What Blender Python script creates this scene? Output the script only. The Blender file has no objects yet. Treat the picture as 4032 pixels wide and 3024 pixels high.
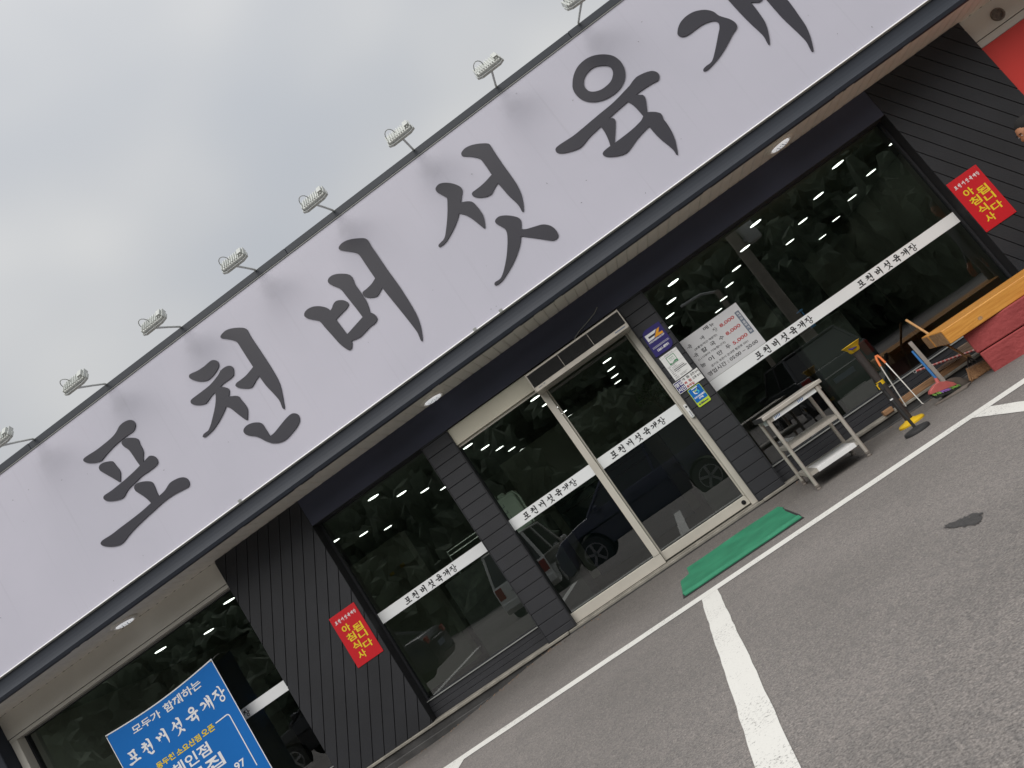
import bpy, bmesh, math, random
from mathutils import Vector, Matrix
from mathutils.geometry import tessellate_polygon

random.seed(7)
SC = bpy.context.scene
COL = SC.collection
PI = math.pi
R = math.radians

# ------------------------------------------------------------------ camera
CAM_X = (0.80860875, 0.17620423, -0.56134122)      # image right, in the world
CAM_D = (-0.58121071, 0.09108408, -0.80863947)     # image down
CAM_F = (-0.09135645, 0.98013048, 0.17606317)      # view direction
cam_data = bpy.data.cameras.new('camera')
cam = bpy.data.objects.new('camera', cam_data)
COL.objects.link(cam)
cam_data.sensor_fit = 'HORIZONTAL'
cam_data.sensor_width = 36.0
cam_data.lens = 3150.0 / 4032.0 * 36.0
cam_data.clip_start = 0.05
cam_data.clip_end = 2000.0
cam.matrix_world = Matrix((
    (CAM_X[0], -CAM_D[0], -CAM_F[0], 0.0),
    (CAM_X[1], -CAM_D[1], -CAM_F[1], -9.3),
    (CAM_X[2], -CAM_D[2], -CAM_F[2], 1.1),
    (0, 0, 0, 1)))
SC.camera = cam

# ------------------------------------------------------------------ world: overcast sky
SUN_EL, SUN_AZ = R(52), R(196)
world = bpy.data.worlds.new('World')
SC.world = world
world.use_nodes = True
wn, wl = world.node_tree.nodes, world.node_tree.links
wn.clear()
def W(t, **k):
    n = wn.new(t)
    for a, b in k.items():
        setattr(n, a, b)
    return n
w_out = W('ShaderNodeOutputWorld')
w_bg = W('ShaderNodeBackground')
w_bg.inputs['Strength'].default_value = 0.1
sky = W('ShaderNodeTexSky', sky_type='NISHITA')
sky.sun_disc = False
sky.sun_elevation = SUN_EL
sky.sun_rotation = SUN_AZ
sky.air_density = 1.5
sky.dust_density = 4.0
tc = W('ShaderNodeTexCoord')
mp = W('ShaderNodeMapping')
mp.inputs['Scale'].default_value = (1.0, 1.0, 1.5)
mp.inputs['Location'].default_value = (1.7, 0.4, 2.2)
nz = W('ShaderNodeTexNoise')
nz.inputs['Scale'].default_value = 2.1
nz.inputs['Detail'].default_value = 2.5
nz.inputs['Roughness'].default_value = 0.42
rp = W('ShaderNodeValToRGB')
rp.color_ramp.interpolation = 'B_SPLINE'
e = rp.color_ramp.elements
e[0].position = 0.36; e[0].color = (0.350, 0.368, 0.396, 1)
e[1].position = 0.66; e[1].color = (0.56, 0.555, 0.535, 1)
e2 = e.new(0.50); e2.color = (0.405, 0.411, 0.420, 1)
wl.new(tc.outputs['Generated'], mp.inputs['Vector'])
wl.new(mp.outputs['Vector'], nz.inputs['Vector'])
wl.new(nz.outputs['Fac'], rp.inputs['Fac'])
sep = W('ShaderNodeSeparateXYZ')
wl.new(tc.outputs['Generated'], sep.inputs['Vector'])
grad = W('ShaderNodeMapRange')                      # an overcast sky is brighter towards the zenith
grad.inputs['From Min'].default_value = 0.0
grad.inputs['From Max'].default_value = 1.0
grad.inputs['To Min'].default_value = 6.2
grad.inputs['To Max'].default_value = 12.8
wl.new(sep.outputs['Z'], grad.inputs['Value'])
mul = W('ShaderNodeMix', data_type='RGBA', blend_type='MULTIPLY')
mul.inputs['Factor'].default_value = 1.0
wl.new(rp.outputs['Color'], mul.inputs['A'])
wl.new(grad.outputs['Result'], mul.inputs['B'])
mix = W('ShaderNodeMix', data_type='RGBA')
mix.inputs['Factor'].default_value = 0.93
wl.new(sky.outputs['Color'], mix.inputs['A'])
wl.new(mul.outputs['Result'], mix.inputs['B'])
wl.new(mix.outputs['Result'], w_bg.inputs['Color'])
wl.new(w_bg.outputs['Background'], w_out.inputs['Surface'])

# ------------------------------------------------------------------ sun behind the cloud
sun_d = bpy.data.lights.new('sun', 'SUN')
sun_d.energy = 1.5
sun_d.angle = R(50)
sun_d.color = (1.0, 0.97, 0.92)
sun = bpy.data.objects.new('sun', sun_d)
COL.objects.link(sun)
sv = Vector((math.sin(SUN_AZ) * math.cos(SUN_EL), math.cos(SUN_AZ) * math.cos(SUN_EL), math.sin(SUN_EL)))
sun.rotation_euler = (-sv).to_track_quat('-Z', 'Y').to_euler()

SC.view_settings.view_transform = 'Standard'
SC.view_settings.look = 'None'
SC.view_settings.exposure = 0.6
SC.view_settings.gamma = 1.0
SC.view_settings.use_curve_mapping = False
SC.render.engine = 'CYCLES'
SC.cycles.max_bounces = 8
SC.cycles.transparent_max_bounces = 12
SC.cycles.caustics_reflective = False
SC.cycles.caustics_refractive = False
SC.cycles.sample_clamp_indirect = 4.0
SC.cycles.use_denoising = True

# ------------------------------------------------------------------ materials
def new_mat(name):
    m = bpy.data.materials.new(name)
    m.use_nodes = True
    return m, m.node_tree.nodes, m.node_tree.links, m.node_tree.nodes['Principled BSDF']

def plain(name, col, rough=0.6, metal=0.0, var=0.12, scale=6.0, bump=0.0, bscale=80.0, spec=0.5, emit=0.0):
    """Base colour with soft noise variation and optional fine relief."""
    m, n, l, b = new_mat(name)
    b.inputs['Roughness'].default_value = rough
    b.inputs['Metallic'].default_value = metal
    b.inputs['Specular IOR Level'].default_value = spec
    t = n.new('ShaderNodeTexCoord')
    if var > 0:
        x = n.new('ShaderNodeTexNoise')
        x.inputs['Scale'].default_value = scale
        x.inputs['Detail'].default_value = 5
        l.new(t.outputs['Object'], x.inputs['Vector'])
        r = n.new('ShaderNodeValToRGB')
        r.color_ramp.elements[0].position = 0.3
        r.color_ramp.elements[1].position = 0.7
        r.color_ramp.elements[0].color = tuple(c * (1 - var) for c in col) + (1,)
        r.color_ramp.elements[1].color = tuple(min(1, c * (1 + var)) for c in col) + (1,)
        l.new(x.outputs['Fac'], r.inputs['Fac'])
        l.new(r.outputs['Color'], b.inputs['Base Color'])
    else:
        b.inputs['Base Color'].default_value = col + (1,)
    if bump > 0:
        y = n.new('ShaderNodeTexNoise')
        y.inputs['Scale'].default_value = bscale
        y.inputs['Detail'].default_value = 3
        l.new(t.outputs['Object'], y.inputs['Vector'])
        bp = n.new('ShaderNodeBump')
        bp.inputs['Strength'].default_value = bump
        bp.inputs['Distance'].default_value = 0.01
        l.new(y.outputs['Fac'], bp.inputs['Height'])
        l.new(bp.outputs['Normal'], b.inputs['Normal'])
    if emit > 0:
        b.inputs['Emission Color'].default_value = col + (1,)
        b.inputs['Emission Strength'].default_value = emit
    return m

M = {}
M['cladding'] = plain('dark cladding', (0.016, 0.017, 0.021), 0.65, var=0.2, scale=2.0, bump=0.25, bscale=60)
M['lintel'] = plain('shade lifted lintel cladding', (0.043, 0.048, 0.080), 0.6, var=0.10, scale=2.0)  # cladding paint made lighter and bluer, to offset the shade under the soffit
M['column'] = plain('dark column board', (0.024, 0.025, 0.030), 0.6, var=0.15, scale=3.0, bump=0.3, bscale=90)
M['groove'] = plain('groove black', (0.008, 0.008, 0.010), 0.8, var=0)
M['beige'] = plain('beige wall board', (0.66, 0.64, 0.585), 0.6, var=0.06, scale=1.5, bump=0.1, bscale=40)
M['soffit'] = plain('soffit slat', (0.78, 0.75, 0.69), 0.55, var=0.07, scale=3.0)
M['fascia'] = plain('dark blue grey painted steel', (0.019, 0.025, 0.038), 0.6, var=0.08, scale=1.2)
M['capping'] = plain('dark sign capping', (0.030, 0.036, 0.048), 0.55, var=0.1, scale=2)
M['alu'] = plain('bright aluminium', (0.88, 0.88, 0.87), 0.4, var=0.05)
M['trim'] = plain('grey trim', (0.30, 0.31, 0.30), 0.5, var=0.05)
M['letter'] = plain('dark vinyl letter', (0.034, 0.033, 0.046), 0.45, var=0.05, scale=0.8)
M['ink'] = plain('black print', (0.018, 0.018, 0.022), 0.5, var=0)
M['band'] = plain('white film', (0.84, 0.86, 0.88), 0.45, var=0.03, scale=2)
M['steel'] = plain('stainless steel', (0.56, 0.52, 0.465), 0.42, metal=0.55, var=0.12, scale=8)
M['door_metal'] = plain('brushed door metal', (0.62, 0.585, 0.52), 0.45, metal=0.3, var=0.1, scale=3)
M['header'] = plain('cream door header', (0.74, 0.70, 0.575), 0.5, var=0.05, scale=2)
M['concrete'] = plain('concrete', (0.24, 0.225, 0.195), 0.85, var=0.25, scale=9, bump=0.5, bscale=60)
M['skirting'] = plain('dirty dark skirting', (0.045, 0.044, 0.044), 0.75, var=0.4, scale=5, bump=0.4, bscale=40)
M['red_wall'] = plain('red panel', (0.62, 0.045, 0.035), 0.5, var=0.08, scale=1.2)
M['vent'] = plain('grey vent', (0.17, 0.145, 0.125), 0.8, var=0.4, scale=40)
M['red'] = plain('red sign print', (0.56, 0.012, 0.020), 0.4, var=0.03)
M['yellow'] = plain('yellow print', (0.80, 0.60, 0.02), 0.45, var=0)
M['white'] = plain('white print', (0.82, 0.82, 0.84), 0.45, var=0)
M['navy'] = plain('navy print', (0.030, 0.022, 0.16), 0.4, var=0)
M['orange'] = plain('orange print', (0.80, 0.36, 0.02), 0.45, var=0)
M['green'] = plain('green print', (0.03, 0.24, 0.09), 0.45, var=0)
M['lime'] = plain('lime print', (0.52, 0.68, 0.05), 0.45, var=0)
M['blue'] = plain('blue print', (0.010, 0.150, 0.50), 0.65, var=0, spec=0.2)
M['sky'] = plain('light blue print', (0.08, 0.55, 0.72), 0.4, var=0)
M['greyprint'] = plain('slate print', (0.16, 0.19, 0.25), 0.5, var=0)
M['redprint'] = plain('red number print', (0.48, 0.05, 0.05), 0.5, var=0)
M['paper'] = plain('white paper', (0.80, 0.80, 0.80), 0.5, var=0.02)
M['menu'] = plain('white menu film', (0.66, 0.665, 0.69), 0.45, var=0.03)
M['flood'] = plain('pale grey lamp casting', (0.56, 0.58, 0.56), 0.5, var=0.10, scale=20)
M['lens'] = plain('white lamp lens', (0.80, 0.82, 0.84), 0.2, var=0.03)
M['led'] = plain('lit lens', (0.95, 0.97, 1.0), 0.3, var=0, emit=0.3)
M['tape'] = plain('faded pink tape', (0.62, 0.40, 0.38), 0.6, var=0.1, scale=40)
M['rubber'] = plain('black rubber', (0.022, 0.022, 0.023), 0.7, var=0.2, scale=12)
M['pole_black'] = plain('brown black tube', (0.040, 0.033, 0.031), 0.45, var=0.2, scale=10)
M['plastic_yellow'] = plain('yellow plastic', (0.66, 0.42, 0.012), 0.4, var=0.06)
M['plastic_orange'] = plain('orange grip', (0.72, 0.18, 0.04), 0.45, var=0.03)
M['rod'] = plain('silver rod', (0.68, 0.66, 0.62), 0.35, metal=0.3, var=0.08, scale=20)
M['blue_plastic'] = plain('blue plastic', (0.03, 0.14, 0.36), 0.45, var=0.08)
M['pink_plastic'] = plain('faded red plastic', (0.46, 0.11, 0.10), 0.5, var=0.1, scale=20)
M['dust_grey'] = plain('grey brown plastic', (0.19, 0.165, 0.145), 0.6, var=0.12, scale=20)
M['straw'] = plain('brown broom straw', (0.30, 0.165, 0.08), 0.85, var=0.4, scale=60)
M['bristle_g'] = plain('green bristle', (0.17, 0.34, 0.05), 0.7, var=0.25, scale=80)
M['bristle_p'] = plain('purple bristle', (0.20, 0.09, 0.34), 0.7, var=0.25, scale=80)
M['bristle_b'] = plain('black bristle', (0.016, 0.018, 0.014), 0.8, var=0.2, scale=80)
M['skin'] = plain('skin', (0.42, 0.19, 0.10), 0.55, var=0.08, scale=14)
M['hair'] = plain('black hair', (0.007, 0.006, 0.006), 0.85, var=0.2, scale=80)
M['cloth'] = plain('dark jacket cloth', (0.05, 0.055, 0.07), 0.85, var=0.2, scale=12)
M['trouser'] = plain('grey trouser cloth', (0.08, 0.08, 0.085), 0.85, var=0.2, scale=12)
M['in_wall'] = plain('olive interior wall', (0.30, 0.31, 0.245), 0.8, var=0.1, scale=1)
M['in_dark'] = plain('dark interior', (0.022, 0.024, 0.022), 0.8, var=0.2, scale=1)
M['in_ceiling'] = plain('interior ceiling', (0.32, 0.34, 0.30), 0.8, var=0.05, scale=1)
M['in_floor'] = plain('interior floor', (0.028, 0.026, 0.024), 0.6, var=0.2, scale=2)
M['lamp'] = plain('ceiling lamp disc', (1.0, 0.99, 0.96), 0.5, var=0, emit=3.0)
M['leaf'] = plain('glossy leaf', (0.09, 0.13, 0.045), 0.35, var=0.4, scale=8)
M['bark'] = plain('bark', (0.13, 0.10, 0.07), 0.9, var=0.3, scale=12, bump=0.5)
M['forest'] = plain('forest leaves', (0.070, 0.095, 0.060), 0.9, var=0.6, scale=3.2, bump=1.0, bscale=4.0)
M['hill'] = plain('hill undergrowth', (0.030, 0.045, 0.022), 0.9, var=0.4, scale=0.2)
M['car_navy'] = plain('navy car paint', (0.055, 0.058, 0.10), 0.25, var=0, spec=0.7)
M['car_black'] = plain('black car paint', (0.030, 0.031, 0.036), 0.22, var=0, spec=0.7)
M['car_white'] = plain('white car paint', (0.82, 0.82, 0.78), 0.3, var=0.03)
M['car_glass'] = plain('dark car glass', (0.010, 0.012, 0.014), 0.08, var=0, spec=0.8)
M['rim'] = plain('alloy rim', (0.42, 0.42, 0.44), 0.35, metal=0.7, var=0.05)
M['tail'] = plain('red lamp', (0.30, 0.03, 0.02), 0.25, var=0)
M['headlamp'] = plain('clear lamp', (0.55, 0.57, 0.60), 0.15, var=0)
M['siding'] = plain('cream siding', (0.62, 0.58, 0.47), 0.6, var=0.06, scale=3)
M['pole_concrete'] = plain('pale concrete pole', (0.36, 0.33, 0.27), 0.85, var=0.15, scale=3)
M['cooler'] = plain('off white plastic', (0.80, 0.85, 0.76), 0.5, var=0.03)
M['tv'] = plain('dark screen', (0.02, 0.035, 0.042), 0.3, var=0)
M['note'] = plain('yellow note', (0.50, 0.34, 0.05), 0.7, var=0.1)
M['chrome'] = plain('polished tube', (0.75, 0.76, 0.76), 0.25, metal=0.7, var=0)
M['roof'] = plain('grey roof sheet', (0.15, 0.15, 0.16), 0.6, var=0.1)

def wood(name, base, dark, rough, axis_scale, knots=True):
    m, n, l, b = new_mat(name)
    t = n.new('ShaderNodeTexCoord')
    mpn = n.new('ShaderNodeMapping')
    mpn.inputs['Scale'].default_value = axis_scale
    l.new(t.outputs['Object'], mpn.inputs['Vector'])
    x = n.new('ShaderNodeTexNoise')
    x.inputs['Scale'].default_value = 6
    x.inputs['Detail'].default_value = 6
    x.inputs['Distortion'].default_value = 0.8
    l.new(mpn.outputs['Vector'], x.inputs['Vector'])
    r = n.new('ShaderNodeValToRGB')
    r.color_ramp.elements[0].position = 0.35
    r.color_ramp.elements[1].position = 0.62
    r.color_ramp.elements[0].color = dark + (1,)
    r.color_ramp.elements[1].color = base + (1,)
    l.new(x.outputs['Fac'], r.inputs['Fac'])
    l.new(r.outputs['Color'], b.inputs['Base Color'])
    b.inputs['Roughness'].default_value = rough
    bp = n.new('ShaderNodeBump')
    bp.inputs['Strength'].default_value = 0.15
    bp.inputs['Distance'].default_value = 0.01
    l.new(x.outputs['Fac'], bp.inputs['Height'])
    l.new(bp.outputs['Normal'], b.inputs['Normal'])
    return m
M['bench'] = wood('varnished pine', (0.66, 0.31, 0.06), (0.52, 0.215, 0.035), 0.4, (0.5, 5, 9))
M['bench_end'] = wood('sawn end grain', (0.48, 0.30, 0.155), (0.30, 0.165, 0.08), 0.75, (8, 3, 3))
M['plank'] = wood('weathered plank', (0.36, 0.20, 0.10), (0.20, 0.11, 0.06), 0.75, (0.8, 8, 8))
M['plank_grey'] = wood('grey weathered stick', (0.23, 0.165, 0.115), (0.12, 0.08, 0.06), 0.8, (0.8, 8, 8))
M['handle_wood'] = wood('pale broom handle', (0.56, 0.32, 0.14), (0.44, 0.23, 0.09), 0.6, (6, 6, 1))

def m_red_block():
    m, n, l, b = new_mat('red coated rough block')
    t = n.new('ShaderNodeTexCoord')
    x = n.new('ShaderNodeTexNoise'); x.inputs['Scale'].default_value = 26; x.inputs['Detail'].default_value = 8
    l.new(t.outputs['Object'], x.inputs['Vector'])
    y = n.new('ShaderNodeTexNoise'); y.inputs['Scale'].default_value = 3; y.inputs['Detail'].default_value = 4
    l.new(t.outputs['Object'], y.inputs['Vector'])
    r = n.new('ShaderNodeValToRGB')
    r.color_ramp.elements[0].position = 0.3; r.color_ramp.elements[0].color = (0.25, 0.036, 0.037, 1)
    r.color_ramp.elements[1].position = 0.75; r.color_ramp.elements[1].color = (0.42, 0.075, 0.075, 1)
    l.new(y.outputs['Fac'], r.inputs['Fac'])
    l.new(r.outputs['Color'], b.inputs['Base Color'])
    b.inputs['Roughness'].default_value = 0.75
    bp = n.new('ShaderNodeBump'); bp.inputs['Strength'].default_value = 0.8; bp.inputs['Distance'].default_value = 0.012
    l.new(x.outputs['Fac'], bp.inputs['Height']); l.new(bp.outputs['Normal'], b.inputs['Normal'])
    return m
M['red_block'] = m_red_block()

def m_asphalt():
    m, n, l, b = new_mat('worn grey asphalt')
    g = n.new('ShaderNodeNewGeometry')
    def noise(s, d, rough=0.55):
        x = n.new('ShaderNodeTexNoise')
        x.inputs['Scale'].default_value = s; x.inputs['Detail'].default_value = d
        x.inputs['Roughness'].default_value = rough
        l.new(g.outputs['Position'], x.inputs['Vector'])
        return x
    def ramp(src, p0, c0, p1, c1):
        r = n.new('ShaderNodeValToRGB')
        r.color_ramp.elements[0].position = p0; r.color_ramp.elements[0].color = c0 + (1,)
        r.color_ramp.elements[1].position = p1; r.color_ramp.elements[1].color = c1 + (1,)
        l.new(src, r.inputs['Fac'])
        return r
    def mixc(kind, a, bb, f):
        x = n.new('ShaderNodeMix'); x.data_type = 'RGBA'; x.blend_type = kind
        x.inputs['Factor'].default_value = f
        l.new(a, x.inputs['A']); l.new(bb, x.inputs['B'])
        return x
    big = ramp(noise(0.55, 5).outputs['Fac'], 0.32, (0.200, 0.189, 0.182), 0.72, (0.262, 0.245, 0.236))
    grit = ramp(noise(95, 4, 0.7).outputs['Fac'], 0.30, (0.30, 0.30, 0.30), 0.72, (1.55, 1.53, 1.51))
    c1 = mixc('MULTIPLY', big.outputs['Color'], grit.outputs['Color'], 0.85)
    v = n.new('ShaderNodeTexVoronoi'); v.inputs['Scale'].default_value = 46
    l.new(g.outputs['Position'], v.inputs['Vector'])
    stone = ramp(v.outputs['Color'], 0.10, (0.78, 0.78, 0.78), 0.95, (1.30, 1.26, 1.22))
    c2 = mixc('MULTIPLY', c1.outputs['Result'], stone.outputs['Color'], 0.6)
    # blended to dark grey-brown towards the foot of the wall, with a ragged edge
    s = n.new('ShaderNodeSeparateXYZ'); l.new(g.outputs['Position'], s.inputs['Vector'])
    nn = noise(1.3, 6)
    ad = n.new('ShaderNodeMath'); ad.operation = 'MULTIPLY_ADD'
    l.new(nn.outputs['Fac'], ad.inputs[0]); ad.inputs[1].default_value = 1.5
    l.new(s.outputs['Y'], ad.inputs[2])
    wall_dark = n.new('ShaderNodeMapRange'); wall_dark.interpolation_type = 'SMOOTHSTEP'
    wall_dark.inputs['From Min'].default_value = -1.9; wall_dark.inputs['From Max'].default_value = 0.35
    wall_dark.inputs['To Min'].default_value = 0.0; wall_dark.inputs['To Max'].default_value = 0.5
    l.new(ad.outputs[0], wall_dark.inputs['Value'])
    c3 = n.new('ShaderNodeMix'); c3.data_type = 'RGBA'
    l.new(wall_dark.outputs['Result'], c3.inputs['Factor'])
    l.new(c2.outputs['Result'], c3.inputs['A'])
    c3.inputs['B'].default_value = (0.058, 0.053, 0.048, 1)
    l.new(c3.outputs['Result'], b.inputs['Base Color'])
    b.inputs['Roughness'].default_value = 0.9
    b.inputs['Specular IOR Level'].default_value = 0.3
    hv = n.new('ShaderNodeMath'); hv.operation = 'ADD'
    n2 = noise(140, 3, 0.7)
    l.new(v.outputs['Distance'], hv.inputs[0]); l.new(n2.outputs['Fac'], hv.inputs[1])
    bp = n.new('ShaderNodeBump'); bp.inputs['Strength'].default_value = 0.75; bp.inputs['Distance'].default_value = 0.006
    l.new(hv.outputs[0], bp.inputs['Height']); l.new(bp.outputs['Normal'], b.inputs['Normal'])
    return m
M['asphalt'] = m_asphalt()

def m_paint():
    m, n, l, b = new_mat('worn white road paint')
    g = n.new('ShaderNodeNewGeometry')
    x = n.new('ShaderNodeTexNoise'); x.inputs['Scale'].default_value = 75; x.inputs['Detail'].default_value = 4
    x.inputs['Roughness'].default_value = 0.7
    l.new(g.outputs['Position'], x.inputs['Vector'])
    y = n.new('ShaderNodeTexNoise'); y.inputs['Scale'].default_value = 2.2; y.inputs['Detail'].default_value = 4
    l.new(g.outputs['Position'], y.inputs['Vector'])
    ma = n.new('ShaderNodeMath'); ma.operation = 'MULTIPLY_ADD'
    l.new(y.outputs['Fac'], ma.inputs[0]); ma.inputs[1].default_value = 0.35; l.new(x.outputs['Fac'], ma.inputs[2])
    r = n.new('ShaderNodeValToRGB')
    r.color_ramp.elements[0].position = 0.46; r.color_ramp.elements[0].color = (0.20, 0.19, 0.18, 1)
    r.color_ramp.elements[1].position = 0.60; r.color_ramp.elements[1].color = (0.74, 0.73, 0.69, 1)
    l.new(ma.outputs[0], r.inputs['Fac'])
    l.new(r.outputs['Color'], b.inputs['Base Color'])
    b.inputs['Roughness'].default_value = 0.75
    bp = n.new('ShaderNodeBump'); bp.inputs['Strength'].default_value = 0.6; bp.inputs['Distance'].default_value = 0.004
    l.new(x.outputs['Fac'], bp.inputs['Height']); l.new(bp.outputs['Normal'], b.inputs['Normal'])
    return m
M['paint'] = m_paint()

def m_stain():
    m, n, l, b = new_mat('dark wet stain')
    g = n.new('ShaderNodeNewGeometry')
    x = n.new('ShaderNodeTexNoise'); x.inputs['Scale'].default_value = 110; x.inputs['Detail'].default_value = 3
    l.new(g.outputs['Position'], x.inputs['Vector'])
    r = n.new('ShaderNodeValToRGB')
    r.color_ramp.elements[0].position = 0.3; r.color_ramp.elements[0].color = (0.030, 0.029, 0.029, 1)
    r.color_ramp.elements[1].position = 0.75; r.color_ramp.elements[1].color = (0.085, 0.082, 0.080, 1)
    l.new(x.outputs['Fac'], r.inputs['Fac']); l.new(r.outputs['Color'], b.inputs['Base Color'])
    b.inputs['Roughness'].default_value = 0.6
    bp = n.new('ShaderNodeBump'); bp.inputs['Strength'].default_value = 0.7; bp.inputs['Distance'].default_value = 0.005
    l.new(x.outputs['Fac'], bp.inputs['Height']); l.new(bp.outputs['Normal'], b.inputs['Normal'])
    return m
M['stain'] = m_stain()

def m_mat_green():
    m, n, l, b = new_mat('worn green rubber mat')
    g = n.new('ShaderNodeNewGeometry')
    y = n.new('ShaderNodeTexNoise'); y.inputs['Scale'].default_value = 4; y.inputs['Detail'].default_value = 5
    l.new(g.outputs['Position'], y.inputs['Vector'])
    x = n.new('ShaderNodeTexNoise'); x.inputs['Scale'].default_value = 160; x.inputs['Detail'].default_value = 2
    l.new(g.outputs['Position'], x.inputs['Vector'])
    r = n.new('ShaderNodeValToRGB')
    r.color_ramp.elements[0].position = 0.28; r.color_ramp.elements[0].color = (0.014, 0.165, 0.085, 1)
    r.color_ramp.elements[1].position = 0.75; r.color_ramp.elements[1].color = (0.030, 0.255, 0.135, 1)
    l.new(y.outputs['Fac'], r.inputs['Fac']); l.new(r.outputs['Color'], b.inputs['Base Color'])
    b.inputs['Roughness'].default_value = 0.7
    bp = n.new('ShaderNodeBump'); bp.inputs['Strength'].default_value = 0.4; bp.inputs['Distance'].default_value = 0.004
    l.new(x.outputs['Fac'], bp.inputs['Height']); l.new(bp.outputs['Normal'], b.inputs['Normal'])
    return m
M['mat_green'] = m_mat_green()

def m_sign():
    """White sign film: grey soot blots under each lamp and thin rain streaks."""
    m, n, l, b = new_mat('soiled white sign film')
    g = n.new('ShaderNodeNewGeometry')
    s = n.new('ShaderNodeSeparateXYZ'); l.new(g.outputs['Position'], s.inputs['Vector'])
    def math_(op, a, bb=None, c=None):
        x = n.new('ShaderNodeMath'); x.operation = op
        for i, v in enumerate((a, bb, c)):
            if v is None: continue
            if isinstance(v, (int, float)): x.inputs[i].default_value = v
            else: l.new(v, x.inputs[i])
        return x.outputs[0]
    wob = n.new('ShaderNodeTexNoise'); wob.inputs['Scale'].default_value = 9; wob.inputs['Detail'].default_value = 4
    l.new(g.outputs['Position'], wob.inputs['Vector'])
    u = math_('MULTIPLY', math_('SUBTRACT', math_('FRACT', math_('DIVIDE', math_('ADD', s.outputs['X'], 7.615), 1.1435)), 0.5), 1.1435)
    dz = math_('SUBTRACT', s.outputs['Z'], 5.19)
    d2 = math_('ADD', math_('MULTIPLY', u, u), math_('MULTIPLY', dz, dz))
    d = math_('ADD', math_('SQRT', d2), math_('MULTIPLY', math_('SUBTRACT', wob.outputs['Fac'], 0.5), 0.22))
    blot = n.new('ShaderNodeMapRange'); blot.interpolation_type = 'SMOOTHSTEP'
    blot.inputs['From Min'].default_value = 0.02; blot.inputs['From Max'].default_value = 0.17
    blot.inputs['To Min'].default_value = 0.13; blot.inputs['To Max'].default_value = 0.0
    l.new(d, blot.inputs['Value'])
    mpn = n.new('ShaderNodeMapping'); mpn.inputs['Scale'].default_value = (26, 1, 0.55)
    l.new(g.outputs['Position'], mpn.inputs['Vector'])
    st = n.new('ShaderNodeTexNoise'); st.inputs['Scale'].default_value = 1; st.inputs['Detail'].default_value = 5
    l.new(mpn.outputs['Vector'], st.inputs['Vector'])
    streak = n.new('ShaderNodeMapRange')
    streak.inputs['From Min'].default_value = 0.60; streak.inputs['From Max'].default_value = 0.76
    streak.inputs['To Min'].default_value = 0.0; streak.inputs['To Max'].default_value = 0.09
    l.new(st.outputs['Fac'], streak.inputs['Value'])
    bg = n.new('ShaderNodeTexNoise'); bg.inputs['Scale'].default_value = 0.7; bg.inputs['Detail'].default_value = 4
    l.new(g.outputs['Position'], bg.inputs['Vector'])
    base = n.new('ShaderNodeValToRGB')
    base.color_ramp.elements[0].position = 0.3; base.color_ramp.elements[0].color = (0.525, 0.522, 0.610, 1)
    base.color_ramp.elements[1].position = 0.7; base.color_ramp.elements[1].color = (0.575, 0.566, 0.660, 1)
    l.new(bg.outputs['Fac'], base.inputs['Fac'])
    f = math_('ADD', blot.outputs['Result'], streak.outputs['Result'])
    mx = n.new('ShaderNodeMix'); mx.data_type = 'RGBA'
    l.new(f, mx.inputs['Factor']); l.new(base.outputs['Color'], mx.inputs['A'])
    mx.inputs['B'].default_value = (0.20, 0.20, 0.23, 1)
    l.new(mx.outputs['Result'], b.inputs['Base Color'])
    b.inputs['Roughness'].default_value = 0.5
    return m
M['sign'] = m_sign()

def m_glass(name, tint, r0):
    m, n, l, b = new_mat(name)
    n.remove(b)
    out = n['Material Output']
    tr = n.new('ShaderNodeBsdfTransparent'); tr.inputs['Color'].default_value = tint + (1,)
    gl = n.new('ShaderNodeBsdfGlossy'); gl.inputs['Roughness'].default_value = 0.0
    gl.inputs['Color'].default_value = (0.92, 0.95, 0.97, 1)
    # Schlick reflectance, the same from both sides of the pane
    g = n.new('ShaderNodeNewGeometry')
    dt = n.new('ShaderNodeVectorMath'); dt.operation = 'DOT_PRODUCT'
    l.new(g.outputs['Incoming'], dt.inputs[0]); l.new(g.outputs['Normal'], dt.inputs[1])
    def ma(op, a, bb):
        x = n.new('ShaderNodeMath'); x.operation = op; x.use_clamp = True
        for i, v in enumerate((a, bb)):
            if isinstance(v, (int, float)): x.inputs[i].default_value = v
            else: l.new(v, x.inputs[i])
        return x.outputs[0]
    ab = n.new('ShaderNodeMath'); ab.operation = 'ABSOLUTE'; l.new(dt.outputs['Value'], ab.inputs[0])
    fr = ma('ADD', ma('MULTIPLY', ma('POWER', ma('SUBTRACT', 1.0, ab.outputs[0]), 5.0), 1.0 - r0), r0)
    t = n.new('ShaderNodeTexCoord')
    x = n.new('ShaderNodeTexNoise'); x.inputs['Scale'].default_value = 0.9
    l.new(t.outputs['Object'], x.inputs['Vector'])
    bp = n.new('ShaderNodeBump'); bp.inputs['Strength'].default_value = 0.02; bp.inputs['Distance'].default_value = 0.02
    l.new(x.outputs['Fac'], bp.inputs['Height']); l.new(bp.outputs['Normal'], gl.inputs['Normal'])
    mx = n.new('ShaderNodeMixShader')
    l.new(fr, mx.inputs['Fac']); l.new(tr.outputs['BSDF'], mx.inputs[1]); l.new(gl.outputs['BSDF'], mx.inputs[2])
    l.new(mx.outputs['Shader'], out.inputs['Surface'])
    return m
M['glass'] = m_glass('dark tinted window glass', (0.66, 0.74, 0.68), 0.14)

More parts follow.
